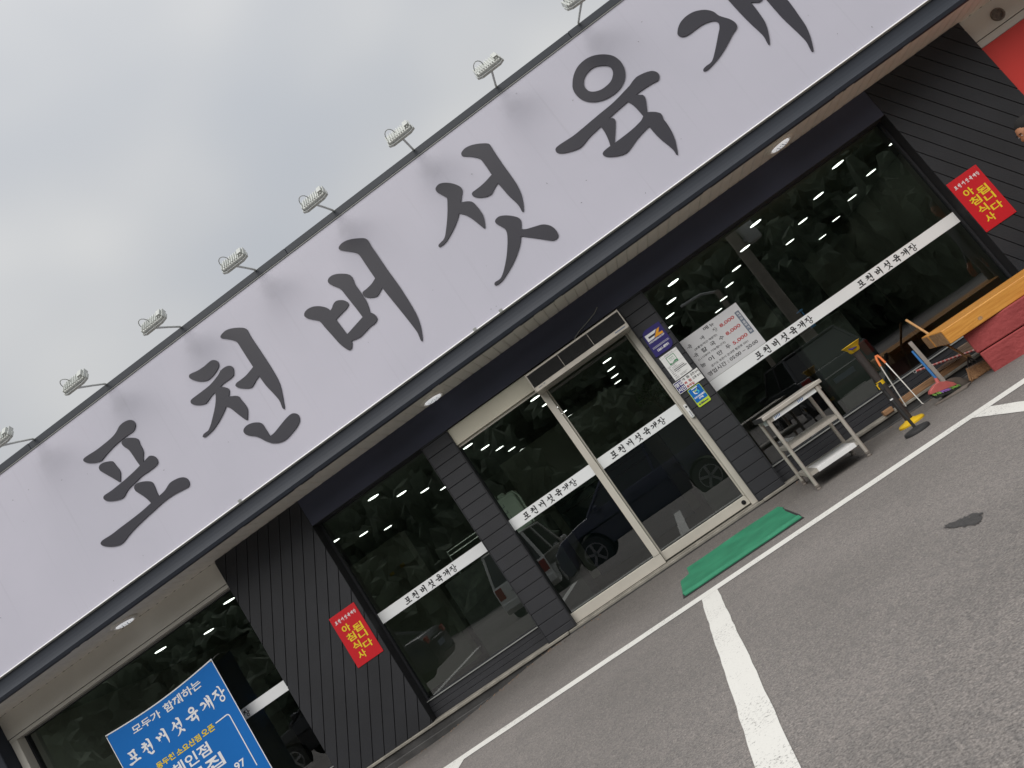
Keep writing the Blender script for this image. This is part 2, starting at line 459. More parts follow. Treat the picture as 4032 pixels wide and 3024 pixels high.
# ------------------------------------------------------------------ mesh helpers
class MB:
    """Collects simple solids; build() links them as ONE mesh object."""
    def __init__(self):
        self.v, self.f, self.mi = [], [], []
        self.mats = []
    def _m(self, mat):
        if mat is None: return 0
        if mat not in self.mats: self.mats.append(mat)
        return self.mats.index(mat)
    def add(self, vs, fs, mat=None):
        o = len(self.v); k = self._m(mat)
        self.v += [tuple(p) for p in vs]
        for f in fs:
            self.f.append(tuple(i + o for i in f)); self.mi.append(k)
        return self
    def box(self, x0, x1, y0, y1, z0, z1, mat=None):
        vs = [(x0, y0, z0), (x1, y0, z0), (x1, y1, z0), (x0, y1, z0), (x0, y0, z1), (x1, y0, z1), (x1, y1, z1), (x0, y1, z1)]
        return self.add(vs, [(0, 3, 2, 1), (4, 5, 6, 7), (0, 1, 5, 4), (1, 2, 6, 5), (2, 3, 7, 6), (3, 0, 4, 7)], mat)
    def xform_box(self, size, mtx, mat=None):
        a, b, c = size[0] / 2, size[1] / 2, size[2] / 2
        vs = [mtx @ Vector(p) for p in ((-a, -b, -c), (a, -b, -c), (a, b, -c), (-a, b, -c), (-a, -b, c), (a, -b, c), (a, b, c), (-a, b, c))]
        return self.add(vs, [(0, 3, 2, 1), (4, 5, 6, 7), (0, 1, 5, 4), (1, 2, 6, 5), (2, 3, 7, 6), (3, 0, 4, 7)], mat)
    def prism_xz(self, poly, y0, y1, mat=None):
        """poly: (x, z) corner list; front face at y0."""
        n = len(poly)
        area = sum(poly[i][0] * poly[(i + 1) % n][1] - poly[(i + 1) % n][0] * poly[i][1] for i in range(n))
        if area < 0: poly = poly[::-1]
        vs = [(p[0], y0, p[1]) for p in poly] + [(p[0], y1, p[1]) for p in poly]
        fs = [tuple(range(n)), tuple(range(2 * n - 1, n - 1, -1))]
        fs += [(i, i + n, (i + 1) % n + n, (i + 1) % n) for i in range(n)]
        return self.add(vs, fs, mat)
    def extrude_x(self, prof, x0, x1, mat=None):
        """prof: closed (y, z) outline."""
        n = len(prof)
        vs = [(x0, p[0], p[1]) for p in prof] + [(x1, p[0], p[1]) for p in prof]
        fs = [tuple(range(n)), tuple(range(2 * n - 1, n - 1, -1))]
        fs += [(i, i + n, (i + 1) % n + n, (i + 1) % n) for i in range(n)]
        return self.add(vs, fs, mat)
    def tube(self, pts, r, n=8, mat=None, cap=True):
        pts = [Vector(p) for p in pts]
        rr = r if isinstance(r, (list, tuple)) else [r] * len(pts)
        rings = []
        prev = None
        for i, p in enumerate(pts):
            d = (pts[min(i + 1, len(pts) - 1)] - pts[max(i - 1, 0)]).normalized()
            if prev is None:
                a = d.orthogonal().normalized()
            else:
                a = (prev - d * prev.dot(d)).normalized()
            prev = a
            b = d.cross(a)
            rings.append([p + (a * math.cos(2 * PI * k / n) + b * math.sin(2 * PI * k / n)) * rr[i] for k in range(n)])
        vs = [v for ring in rings for v in ring]
        fs = []
        for i in range(len(rings) - 1):
            for k in range(n):
                fs.append((i * n + k, i * n + (k + 1) % n, (i + 1) * n + (k + 1) % n, (i + 1) * n + k))
        if cap:
            fs.append(tuple(range(n - 1, -1, -1)))
            fs.append(tuple(range((len(rings) - 1) * n, len(rings) * n)))
        return self.add(vs, fs, mat)
    def lathe(self, prof, c=(0, 0, 0), n=20, mat=None, mtx=None):
        """prof: (radius, z) from bottom to top."""
        vs, fs = [], []
        for r, z in prof:
            for k in range(n):
                p = Vector((r * math.cos(2 * PI * k / n), r * math.sin(2 * PI * k / n), z))
                if mtx is not None: p = mtx @ p
                vs.append((p[0] + c[0], p[1] + c[1], p[2] + c[2]))
        for i in range(len(prof) - 1):
            for k in range(n):
                fs.append((i * n + k, i * n + (k + 1) % n, (i + 1) * n + (k + 1) % n, (i + 1) * n + k))
        fs.append(tuple(range(n - 1, -1, -1)))
        fs.append(tuple(range((len(prof) - 1) * n, len(prof) * n)))
        return self.add(vs, fs, mat)
    def loops_xz(self, loops, y, depth, mat=None):
        """Filled shape with holes in the XZ plane: loops[0] outer, others holes; thin solid."""
        flat = [p for L in loops for p in L]
        tris = tessellate_polygon([[Vector((p[0], p[1], 0)) for p in L] for L in loops])
        n = len(flat)
        vs = [(p[0], y, p[1]) for p in flat] + [(p[0], y + depth, p[1]) for p in flat]
        fs = []
        for t in tris:
            a, b, c = (flat[i] for i in t)
            s = (b[0] - a[0]) * (c[1] - a[1]) - (b[1] - a[1]) * (c[0] - a[0])
            t = tuple(t) if s > 0 else tuple(reversed(t))
            fs.append(t)
        o = 0
        for L in loops:
            k = len(L)
            fs += [(o + i, o + i + n, o + (i + 1) % k + n, o + (i + 1) % k) for i in range(k)]
            o += k
        return self.add(vs, fs, mat)
    def build(self, name, mat=None, parent=None, smooth=False, bevel=0.0, seg=1, loc=None):
        me = bpy.data.meshes.new(name)
        me.from_pydata(self.v, [], self.f)
        mats = list(self.mats)
        if mat is not None and not mats: mats = [mat]
        for x in mats: me.materials.append(x)
        if self.mats: me.polygons.foreach_set('material_index', self.mi)
        bm = bmesh.new(); bm.from_mesh(me)
        bmesh.ops.recalc_face_normals(bm, faces=bm.faces)
        if bevel > 0:
            ed = [e for e in bm.edges if len(e.link_faces) == 2 and e.calc_face_angle(0) > 0.5]
            bmesh.ops.bevel(bm, geom=ed, offset=bevel, segments=seg, affect='EDGES', profile=0.5, clamp_overlap=True)
        bm.to_mesh(me); bm.free()
        if smooth:
            me.polygons.foreach_set('use_smooth', [True] * len(me.polygons))
            try: me.set_sharp_from_angle(angle=R(40))
            except Exception: pass
        me.update()
        ob = bpy.data.objects.new(name, me)
        COL.objects.link(ob)
        if parent is not None: ob.parent = parent
        if loc is not None: ob.location = loc
        return ob

def tag(o, label=None, cat=None, group=None, kind=None):
    if label: o['label'] = label
    if cat: o['category'] = cat
    if group: o['group'] = group
    if kind: o['kind'] = kind
    return o

def empty(name, loc=(0, 0, 0), rz=0.0):
    o = bpy.data.objects.new(name, None)
    COL.objects.link(o)
    o.location = loc
    o.rotation_euler = (0, 0, rz)
    o.empty_display_size = 0.1
    return o

def copy_tree(o, parent=None):
    c = o.copy(); COL.objects.link(c)
    c.parent = parent
    for ch in list(o.children): copy_tree(ch, c)
    return c

def rel(mb, loc):
    """Shift collected world-space points so that they are local to a thing at loc (unrotated)."""
    mb.v = [(p[0] - loc[0], p[1] - loc[1], p[2] - loc[2]) for p in mb.v]
    return mb

# ------------------------------------------------------------------ lettering
def smooth_loop(L, sub):
    """Closed Catmull-Rom through the traced points; points with a third value stay sharp corners."""
    n = len(L); out = []
    for i in range(n):
        p0, p1, p2, p3 = L[i - 1], L[i], L[(i + 1) % n], L[(i + 2) % n]
        s1, s2 = len(p1) > 2, len(p2) > 2
        a0 = p1 if s1 else p0
        a3 = p2 if s2 else p3
        out.append((p1[0], p1[1]))
        for k in range(1, sub):
            t = k / sub
            q = []
            for j in (0, 1):
                m1 = 0.5 * (p2[j] - a0[j]) if not s1 else (p2[j] - p1[j]) * 0.8
                m2 = 0.5 * (a3[j] - p1[j]) if not s2 else (p2[j] - p1[j]) * 0.8
                h = (2 * t**3 - 3 * t**2 + 1) * p1[j] + (t**3 - 2 * t**2 + t) * m1 + (-2 * t**3 + 3 * t**2) * p2[j] + (t**3 - t**2) * m2
                q.append(h)
            out.append(tuple(q))
    return out

def fatten(L, d):
    """Push a closed outline outwards by d along its vertex normals."""
    n = len(L)
    area = sum(L[i][0] * L[(i + 1) % n][1] - L[(i + 1) % n][0] * L[i][1] for i in range(n))
    if area < 0: d = -d
    out = []
    for i in range(n):
        a, b = L[i - 1], L[(i + 1) % n]
        tx, ty = b[0] - a[0], b[1] - a[1]
        q = math.hypot(tx, ty) or 1.0
        out.append((L[i][0] + ty / q * d, L[i][1] - tx / q * d))
    return out

WORD = ['po', 'cheon', 'beo', 'seot', 'yuk', 'gae', 'jang']
HOLES = {'yuk': [(0, 1), (2, 3)], 'jang': [(2, 3)]}   # (outer, hole) loops that belong together

def glyph_shapes(key, sub):
    g = [smooth_loop(L, sub) for L in GLYPHS[key]]
    pairs = HOLES.get(key, [])
    used = {i for p in pairs for i in p}
    return [[g[a], g[b]] for a, b in pairs] + [[L] for i, L in enumerate(g) if i not in used]

WX0, WX1, WZ = -5.1385, 4.864, 4.355                   # centres of the first and last glyph, as painted on the big sign

def brush_word(mb, x0, x1, zc, y, mat=None, keys=WORD, depth=0.001, sub=2, zscale=1.0, grow=0.0):
    """The seven brushed syllables scaled so that the first and last glyph centres land on x0 and x1."""
    s = (x1 - x0) / (WX1 - WX0)
    for k in keys:
        for loops in glyph_shapes(k, sub):
            LL = [[(x0 + (p[0] - WX0) * s, zc + (p[1] - WZ) * s * zscale) for p in L] for L in loops]
            if grow: LL = [fatten(L, grow if i == 0 else -grow) for i, L in enumerate(LL)]
            mb.loops_xz(LL, y, depth, mat)

_fc = {}
def font_geo(text, bold):
    key = (text, bold)
    if key not in _fc:
        cu = bpy.data.curves.new('lettering', 'FONT')
        cu.body = text
        cu.offset = bold
        cu.resolution_u = 3
        ob = bpy.data.objects.new('lettering', cu)
        COL.objects.link(ob)
        dg = bpy.context.evaluated_depsgraph_get()
        me = bpy.data.meshes.new_from_object(ob.evaluated_get(dg))
        vs = [tuple(v.co) for v in me.vertices]
        fs = [tuple(p.vertices) for p in me.polygons]
        bpy.data.objects.remove(ob); bpy.data.curves.remove(cu); bpy.data.meshes.remove(me)
        _fc[key] = (vs, fs)
    return _fc[key]

def text(mb, s, x0, x1, zc, h, y, mat=None, bold=0.012):
    """Flat print: text stretched into the box x0..x1, zc +- h/2 in the plane y, facing -Y."""
    vs, fs = font_geo(s, bold)
    if not vs: return
    ax, bx = min(v[0] for v in vs), max(v[0] for v in vs)
    az, bz = min(v[1] for v in vs), max(v[1] for v in vs)
    sx = (x1 - x0) / max(1e-6, bx - ax); sz = h / max(1e-6, bz - az)
    mb.add([(x0 + (v[0] - ax) * sx, y, zc - h / 2 + (v[1] - az) * sz) for v in vs], fs, mat)

def quad(mb, pts, y, mat=None):
    mb.add([(p[0], y, p[1]) for p in pts], [tuple(range(len(pts)))], mat)

def rounded(x0, x1, z0, z1, r, n=5):
    out = []
    for cx, cz, a in ((x1 - r, z0 + r, -90), (x1 - r, z1 - r, 0), (x0 + r, z1 - r, 90), (x0 + r, z0 + r, 180)):
        for k in range(n + 1):
            t = R(a + 90 * k / n)
            out.append((cx + r * math.cos(t), cz + r * math.sin(t)))
    return out

def clip_poly(poly, a, b, c):
    """Keep the part of poly where a*x + b*z <= c."""
    out = []
    for i in range(len(poly)):
        p, q = poly[i], poly[(i + 1) % len(poly)]
        dp, dq = a * p[0] + b * p[1] - c, a * q[0] + b * q[1] - c
        if dp <= 0: out.append(p)
        if dp * dq < 0:
            t = dp / (dp - dq)
            out.append((p[0] + (q[0] - p[0]) * t, p[1] + (q[1] - p[1]) * t))
    return out

# ------------------------------------------------------------------ brushed syllables, traced in sign metres (x, z[, 1 = sharp corner])
GLYPHS = {
 'po': [[(-5.475,4.873),(-5.447,4.888),(-5.385,4.887),(-5.266,4.877),(-5.09,4.881),(-4.997,4.891),(-4.936,4.911),(-4.873,4.942),(-4.801,4.948),(-4.737,4.932),(-4.7,4.903),(-4.688,4.863),(-4.698,4.83),(-4.725,4.803),(-4.76,4.787),(-4.827,4.788),(-4.912,4.79),(-5.026,4.784),(-5.135,4.768),(-5.238,4.743),(-5.281,4.733),(-5.335,4.747),(-5.409,4.787),(-5.461,4.834)],
  [(-5.349,4.683),(-5.319,4.702),(-5.266,4.697),(-5.198,4.667),(-5.168,4.645),(-5.158,4.613),(-5.155,4.577),(-5.145,4.524),(-5.147,4.481),(-5.17,4.439),(-5.202,4.388,1),(-5.218,4.387,1),(-5.26,4.467),(-5.342,4.615),(-5.356,4.653)],
  [(-4.952,4.761),(-4.93,4.78),(-4.894,4.778),(-4.829,4.745),(-4.78,4.706),(-4.76,4.678),(-4.757,4.653),(-4.767,4.609),(-4.769,4.547),(-4.782,4.5),(-4.815,4.454),(-4.838,4.408,1),(-4.775,4.421),(-4.742,4.424),(-4.714,4.411),(-4.687,4.377),(-4.679,4.337),(-4.69,4.3),(-4.715,4.284),(-4.762,4.277),(-4.853,4.277),(-4.948,4.281),(-5.042,4.267),(-5.147,4.255),(-5.193,4.241),(-5.245,4.215),(-5.287,4.206),(-5.35,4.224),(-5.425,4.261),(-5.474,4.301),(-5.489,4.336),(-5.48,4.358),(-5.452,4.367),(-5.362,4.362),(-5.25,4.365),(-5.15,4.369),(-5.006,4.383),(-4.898,4.399,1),(-4.905,4.466),(-4.912,4.573),(-4.921,4.637),(-4.947,4.694),(-4.958,4.736)],
  [(-5.096,4.225),(-5.068,4.245),(-5.026,4.244),(-4.962,4.22),(-4.909,4.187),(-4.879,4.158),(-4.869,4.126),(-4.874,4.079),(-4.884,4.024),(-4.888,3.965,1),(-4.828,3.969),(-4.773,3.981),(-4.723,4.003),(-4.68,4.013),(-4.617,4.008),(-4.56,3.994),(-4.515,3.971),(-4.489,3.937),(-4.482,3.899),(-4.495,3.864),(-4.517,3.845),(-4.558,3.846),(-4.645,3.86),(-4.745,3.873),(-4.852,3.874),(-4.941,3.868),(-5.031,3.858),(-5.174,3.843),(-5.332,3.822),(-5.444,3.798),(-5.519,3.776),(-5.572,3.768),(-5.616,3.777),(-5.674,3.801),(-5.735,3.84),(-5.782,3.883),(-5.795,3.916),(-5.774,3.936),(-5.729,3.939),(-5.618,3.931),(-5.481,3.934),(-5.335,3.935),(-5.161,3.94),(-5.011,3.954,1),(-5.021,4),(-5.045,4.067),(-5.077,4.133),(-5.1,4.183)]],
 'cheon': [[(-3.829,4.918),(-3.811,4.928),(-3.778,4.924),(-3.707,4.907),(-3.617,4.901),(-3.544,4.906),(-3.503,4.905),(-3.473,4.89),(-3.45,4.861),(-3.447,4.825),(-3.462,4.797),(-3.494,4.775),(-3.549,4.753),(-3.615,4.739),(-3.672,4.741),(-3.735,4.771),(-3.787,4.818),(-3.826,4.869),(-3.836,4.898)],
  [(-3.973,4.655),(-3.953,4.669),(-3.893,4.671),(-3.776,4.671),(-3.68,4.674),(-3.601,4.69),(-3.529,4.711),(-3.472,4.736),(-3.416,4.741),(-3.366,4.729),(-3.336,4.703),(-3.33,4.668),(-3.344,4.633),(-3.368,4.6),(-3.405,4.588),(-3.468,4.589),(-3.531,4.59),(-3.574,4.581,1),(-3.539,4.551),(-3.51,4.514),(-3.507,4.483),(-3.526,4.453),(-3.554,4.425,1),(-3.516,4.407),(-3.467,4.375),(-3.449,4.348),(-3.447,4.308),(-3.439,4.258),(-3.436,4.201),(-3.448,4.155),(-3.501,4.073,1),(-3.518,4.069,1),(-3.541,4.117),(-3.57,4.197),(-3.598,4.278),(-3.623,4.329),(-3.644,4.347,1),(-3.69,4.315),(-3.751,4.282),(-3.826,4.247),(-3.909,4.218),(-3.979,4.207),(-4.038,4.205),(-4.062,4.213),(-4.064,4.228),(-4.038,4.243),(-3.996,4.244),(-3.965,4.247),(-3.916,4.278),(-3.853,4.332),(-3.779,4.401),(-3.724,4.461),(-3.683,4.521),(-3.669,4.55),(-3.671,4.565,1),(-3.72,4.558),(-3.772,4.54),(-3.816,4.526),(-3.844,4.528),(-3.898,4.553),(-3.953,4.594),(-3.977,4.63)],
  [(-3.265,5.059,1),(-3.253,5.078),(-3.215,5.09),(-3.156,5.092),(-3.09,5.068),(-3.023,5.028),(-2.969,4.985),(-2.95,4.952),(-2.949,4.917),(-2.954,4.847),(-2.95,4.693),(-2.946,4.523),(-2.946,4.383),(-2.952,4.251),(-2.97,4.153),(-3.005,4.058),(-3.037,3.982),(-3.062,3.924),(-3.073,3.913),(-3.082,3.917),(-3.084,3.945),(-3.072,3.997),(-3.071,4.051),(-3.087,4.149),(-3.11,4.27),(-3.118,4.403,1),(-3.172,4.387),(-3.222,4.362),(-3.259,4.35),(-3.294,4.358),(-3.35,4.396),(-3.4,4.442),(-3.415,4.473),(-3.409,4.491),(-3.379,4.502),(-3.316,4.501),(-3.232,4.507),(-3.121,4.536,1),(-3.123,4.657),(-3.124,4.781),(-3.124,4.871),(-3.129,4.899),(-3.15,4.938),(-3.197,4.992),(-3.241,5.033)],
  [(-3.615,3.989),(-3.595,4.008),(-3.548,4.018),(-3.487,4.006),(-3.435,3.98),(-3.398,3.95),(-3.383,3.913),(-3.382,3.852),(-3.381,3.753,1),(-3.321,3.755),(-3.225,3.78),(-3.13,3.805),(-3.055,3.816),(-3.015,3.809),(-2.982,3.781),(-2.974,3.743),(-2.988,3.704),(-3.017,3.676),(-3.076,3.648),(-3.17,3.623),(-3.245,3.611),(-3.307,3.62),(-3.369,3.647),(-3.414,3.682),(-3.457,3.738),(-3.493,3.803),(-3.529,3.853),(-3.573,3.891),(-3.61,3.931),(-3.621,3.967)]],
 'beo': [[(-2.289,4.667),(-2.267,4.689),(-2.22,4.699),(-2.16,4.688),(-2.094,4.65),(-2.046,4.603),(-2.018,4.56),(-2.009,4.523,1),(-1.981,4.532),(-1.938,4.562),(-1.898,4.572),(-1.861,4.56),(-1.816,4.527),(-1.792,4.487),(-1.79,4.457),(-1.815,4.436),(-1.863,4.422),(-1.925,4.413),(-2.009,4.397,1),(-1.996,4.177,1),(-1.74,4.231,1),(-1.746,4.347),(-1.756,4.465),(-1.764,4.572),(-1.77,4.638),(-1.789,4.686),(-1.827,4.748),(-1.848,4.792),(-1.844,4.823),(-1.819,4.844),(-1.772,4.848),(-1.717,4.829),(-1.654,4.787),(-1.606,4.742),(-1.588,4.701),(-1.591,4.655),(-1.604,4.603),(-1.603,4.529),(-1.601,4.461),(-1.603,4.425),(-1.603,4.362),(-1.618,4.29),(-1.639,4.222,1),(-1.618,4.19),(-1.607,4.149),(-1.613,4.115),(-1.638,4.095),(-1.677,4.085),(-1.732,4.086),(-1.795,4.074),(-1.882,4.06),(-1.943,4.069),(-1.994,4.083,1),(-2.01,4.051),(-2.038,4.016),(-2.064,4.011),(-2.084,4.023),(-2.107,4.072),(-2.13,4.155),(-2.146,4.266),(-2.164,4.39),(-2.173,4.471),(-2.184,4.505),(-2.219,4.547),(-2.272,4.603),(-2.292,4.641)],
  [(-1.529,5.061),(-1.513,5.077),(-1.466,5.087),(-1.395,5.076),(-1.31,5.035),(-1.233,4.981),(-1.206,4.948),(-1.201,4.912),(-1.206,4.848),(-1.206,4.689),(-1.206,4.492),(-1.2,4.288),(-1.204,4.103),(-1.211,3.964),(-1.225,3.855),(-1.249,3.763),(-1.279,3.688),(-1.311,3.625),(-1.329,3.6),(-1.34,3.6),(-1.341,3.62),(-1.326,3.69),(-1.324,3.748),(-1.331,3.867),(-1.344,4.042),(-1.36,4.23),(-1.37,4.371,1),(-1.411,4.351),(-1.451,4.332),(-1.486,4.33),(-1.54,4.357),(-1.582,4.394),(-1.595,4.419),(-1.591,4.456),(-1.569,4.47),(-1.519,4.471),(-1.444,4.483),(-1.376,4.51,1),(-1.377,4.617),(-1.376,4.751),(-1.377,4.842),(-1.389,4.882),(-1.425,4.93),(-1.485,4.991),(-1.522,5.029),(-1.533,5.049)]],
 'seot': [[(-0.243,4.926),(-0.217,4.945),(-0.169,4.948),(-0.113,4.918),(-0.058,4.866),(-0.02,4.81),(-0.002,4.762),(-0.01,4.722),(-0.055,4.671),(-0.102,4.62,1),(-0.061,4.602),(-0.017,4.573),(0.01,4.538),(0.02,4.479),(0.023,4.41),(0.018,4.348),(-0.005,4.287),(-0.033,4.231),(-0.048,4.216),(-0.06,4.225),(-0.079,4.299),(-0.104,4.391),(-0.138,4.47),(-0.186,4.531,1),(-0.232,4.49),(-0.305,4.441),(-0.385,4.398),(-0.467,4.362),(-0.527,4.349),(-0.571,4.35),(-0.584,4.364),(-0.57,4.379),(-0.533,4.386),(-0.498,4.392),(-0.459,4.415),(-0.402,4.476),(-0.334,4.556),(-0.265,4.648),(-0.213,4.728),(-0.198,4.761),(-0.207,4.79),(-0.229,4.841),(-0.248,4.889)],
  [(0.218,5.073),(0.237,5.092),(0.29,5.104),(0.363,5.089),(0.439,5.051),(0.507,5.002),(0.535,4.968),(0.534,4.921),(0.529,4.85),(0.523,4.695),(0.521,4.529),(0.515,4.394),(0.492,4.28),(0.455,4.191),(0.414,4.119),(0.394,4.103),(0.387,4.116),(0.394,4.167),(0.392,4.234),(0.371,4.349),(0.362,4.462),(0.354,4.542,1),(0.303,4.522),(0.253,4.495),(0.213,4.484),(0.16,4.499),(0.098,4.537),(0.056,4.586),(0.053,4.619),(0.076,4.634),(0.127,4.634),(0.231,4.639),(0.356,4.664,1),(0.36,4.771),(0.36,4.872),(0.354,4.9),(0.326,4.943),(0.275,4.998),(0.219,5.047)],
  [(0.085,4.204),(0.109,4.221),(0.157,4.221),(0.212,4.191),(0.266,4.143),(0.309,4.089),(0.321,4.047),(0.304,4.008),(0.267,3.955,1),(0.311,3.921),(0.389,3.891),(0.466,3.861),(0.508,3.832),(0.546,3.782),(0.563,3.718),(0.555,3.659),(0.531,3.633),(0.489,3.63),(0.451,3.654),(0.377,3.732),(0.29,3.821),(0.22,3.891,1),(0.166,3.83),(0.093,3.769),(0.002,3.71),(-0.11,3.655),(-0.212,3.616),(-0.275,3.606),(-0.316,3.613),(-0.321,3.629),(-0.299,3.644),(-0.244,3.641),(-0.204,3.655),(-0.139,3.703),(-0.043,3.796),(0.042,3.899),(0.1,3.984),(0.121,4.033),(0.123,4.073),(0.103,4.125),(0.082,4.176)]],
 'yuk': [[(1.645,4.935),(1.687,4.987),(1.746,5.036),(1.821,5.072),(1.913,5.083),(2,5.067),(2.079,5.025),(2.146,4.966),(2.188,4.901),(2.205,4.816),(2.192,4.729),(2.157,4.662),(2.11,4.614),(2.047,4.58),(1.965,4.561),(1.87,4.565),(1.781,4.59),(1.705,4.636),(1.65,4.697),(1.62,4.766),(1.613,4.841),(1.624,4.898)],
  [(1.76,4.883),(1.788,4.914),(1.836,4.939),(1.899,4.952),(1.962,4.943),(2.025,4.906),(2.066,4.868),(2.084,4.825),(2.073,4.775),(2.042,4.735),(1.992,4.701),(1.929,4.689),(1.853,4.692),(1.785,4.721),(1.745,4.763),(1.735,4.817),(1.744,4.858)],
  [(1.074,4.448),(1.093,4.464),(1.134,4.469),(1.219,4.464),(1.313,4.457),(1.434,4.461),(1.568,4.47),(1.701,4.478),(1.843,4.485),(1.95,4.499),(2.04,4.516),(2.119,4.531),(2.183,4.553),(2.238,4.562),(2.3,4.553),(2.363,4.533),(2.404,4.51),(2.429,4.478),(2.438,4.443),(2.428,4.414),(2.405,4.391),(2.381,4.384),(2.33,4.394),(2.249,4.402),(2.174,4.405),(2.116,4.403,1),(2.145,4.377),(2.168,4.357),(2.174,4.331),(2.166,4.3),(2.139,4.248),(2.094,4.168,1),(2.131,4.143),(2.166,4.111),(2.194,4.071),(2.196,4.037),(2.183,4),(2.181,3.934),(2.17,3.838),(2.147,3.747),(2.114,3.669),(2.078,3.6),(2.065,3.59),(2.059,3.6),(2.064,3.653),(2.053,3.729),(2.031,3.83),(2.019,3.934),(2.017,4.027,1),(1.944,4.016),(1.841,3.994),(1.74,3.96),(1.668,3.94),(1.608,3.951),(1.543,3.982),(1.485,4.023),(1.454,4.061),(1.451,4.089),(1.47,4.104),(1.508,4.11),(1.567,4.111,1),(1.587,4.167),(1.606,4.247),(1.613,4.305),(1.613,4.355,1),(1.549,4.346),(1.452,4.334),(1.355,4.307),(1.3,4.3),(1.241,4.313),(1.164,4.344),(1.101,4.381),(1.072,4.417)],
  [(1.735,4.372,1),(1.808,4.381),(1.901,4.389),(2.002,4.397,1),(2.021,4.339),(2.032,4.261),(2.036,4.161,1),(1.996,4.137),(1.945,4.125),(1.85,4.113),(1.731,4.109),(1.62,4.109,1),(1.662,4.16),(1.713,4.224),(1.762,4.29),(1.778,4.325),(1.766,4.35)]],
 'gae': [[(2.867,4.695),(2.903,4.73),(2.96,4.763),(3.038,4.778),(3.126,4.768),(3.204,4.73),(3.256,4.684),(3.291,4.627),(3.304,4.567),(3.328,4.521),(3.367,4.458),(3.388,4.397),(3.384,4.347),(3.357,4.322),(3.294,4.3),(3.224,4.263),(3.11,4.21),(3.01,4.176),(2.93,4.158),(2.866,4.148),(2.829,4.154),(2.822,4.169),(2.837,4.183),(2.879,4.19),(2.929,4.189),(2.972,4.208),(3.03,4.256),(3.103,4.323),(3.18,4.397),(3.228,4.442),(3.254,4.485),(3.254,4.517),(3.232,4.546),(3.184,4.571),(3.112,4.59),(3.019,4.593),(2.942,4.593),(2.886,4.608),(2.859,4.637),(2.853,4.669)],
  [(3.453,4.961),(3.494,4.971),(3.559,4.942),(3.611,4.883),(3.633,4.822),(3.652,4.745),(3.653,4.668),(3.653,4.592,1),(3.705,4.585),(3.773,4.602,1),(3.781,4.688),(3.784,4.795),(3.781,4.869),(3.758,4.928),(3.715,4.987),(3.713,5.017),(3.748,5.031),(3.822,5.016),(3.904,4.96),(3.952,4.896),(3.966,4.839),(3.96,4.69),(3.954,4.466),(3.946,4.247),(3.94,4.134),(3.928,4.005),(3.915,3.889),(3.884,3.778),(3.841,3.678),(3.812,3.624),(3.799,3.622),(3.796,3.642),(3.808,3.695),(3.819,3.759),(3.815,3.853),(3.803,3.974),(3.79,4.118),(3.787,4.265),(3.787,4.384),(3.785,4.437,1),(3.75,4.41),(3.709,4.412),(3.679,4.436),(3.647,4.461,1),(3.644,4.388),(3.637,4.276),(3.623,4.181),(3.59,4.092),(3.548,4.01),(3.518,3.966),(3.508,3.968),(3.511,4.004),(3.524,4.073),(3.521,4.144),(3.507,4.264),(3.496,4.402),(3.49,4.537),(3.487,4.643),(3.483,4.761),(3.486,4.829),(3.478,4.87),(3.457,4.921)]],
 'jang': [[(4.337,4.794),(4.398,4.826),(4.582,4.829),(4.804,4.881),(4.893,4.854),(4.876,4.782),(4.78,4.721),(4.677,4.681,1),(4.726,4.629),(4.695,4.567),(4.83,4.475),(4.918,4.348),(4.895,4.287),(4.781,4.31),(4.622,4.489,1),(4.482,4.4),(4.3,4.302),(4.19,4.252),(4.174,4.28),(4.314,4.369),(4.491,4.509),(4.595,4.649,1),(4.463,4.669),(4.335,4.741)],
  [(5.005,5.073),(5.146,5.046),(5.232,4.966),(5.236,4.824),(5.273,4.433,1),(5.418,4.48),(5.526,4.478),(5.554,4.418),(5.495,4.369),(5.272,4.333,1),(5.232,4.231),(5.186,4.188),(5.167,4.241),(5.166,4.435),(5.154,4.714),(5.142,4.894),(5.094,4.976)],
  [(5.231,3.768),(5.152,3.696),(5.053,3.659),(4.949,3.662),(4.856,3.706),(4.788,3.782),(4.754,3.88),(4.761,3.986),(4.808,4.081),(4.886,4.153),(4.985,4.191),(5.089,4.187),(5.182,4.144),(5.251,4.067),(5.284,3.969),(5.277,3.864)],
  [(5.165,3.817),(5.111,3.768),(5.044,3.743),(4.972,3.745),(4.908,3.775),(4.861,3.828),(4.838,3.895),(4.842,3.967),(4.873,4.033),(4.927,4.082),(4.995,4.107),(5.066,4.104),(5.131,4.074),(5.178,4.022),(5.201,3.954),(5.196,3.882)]]}

# ================================================================== SETTING
YG = 0.0            # window glass
YC = -0.22          # face of the dark cladding
YD = -0.13          # door glass
YF = -0.85          # face of the big sign
ZS = 3.10           # soffit

def smooth01(t):
    t = max(0.0, min(1.0, t)); return t * t * (3 - 2 * t)
def wall_foot(x):
    if x < -2.2: return max(-0.09, 0.05 + (x + 2.2) * 0.092)
    if x < 1.2: return 0.05
    return 0.05 - 0.07 * smooth01((x - 1.2) / 0.9)
def gz(x, y):
    """Height of the asphalt: flat bay, a gentle ramp up to the wall, and a fall towards the road."""
    z = wall_foot(x) * smooth01((y + 1.4) / 1.15)
    if y < -7.3: z -= min(0.55, (-7.3 - y) * 0.1)
    return z

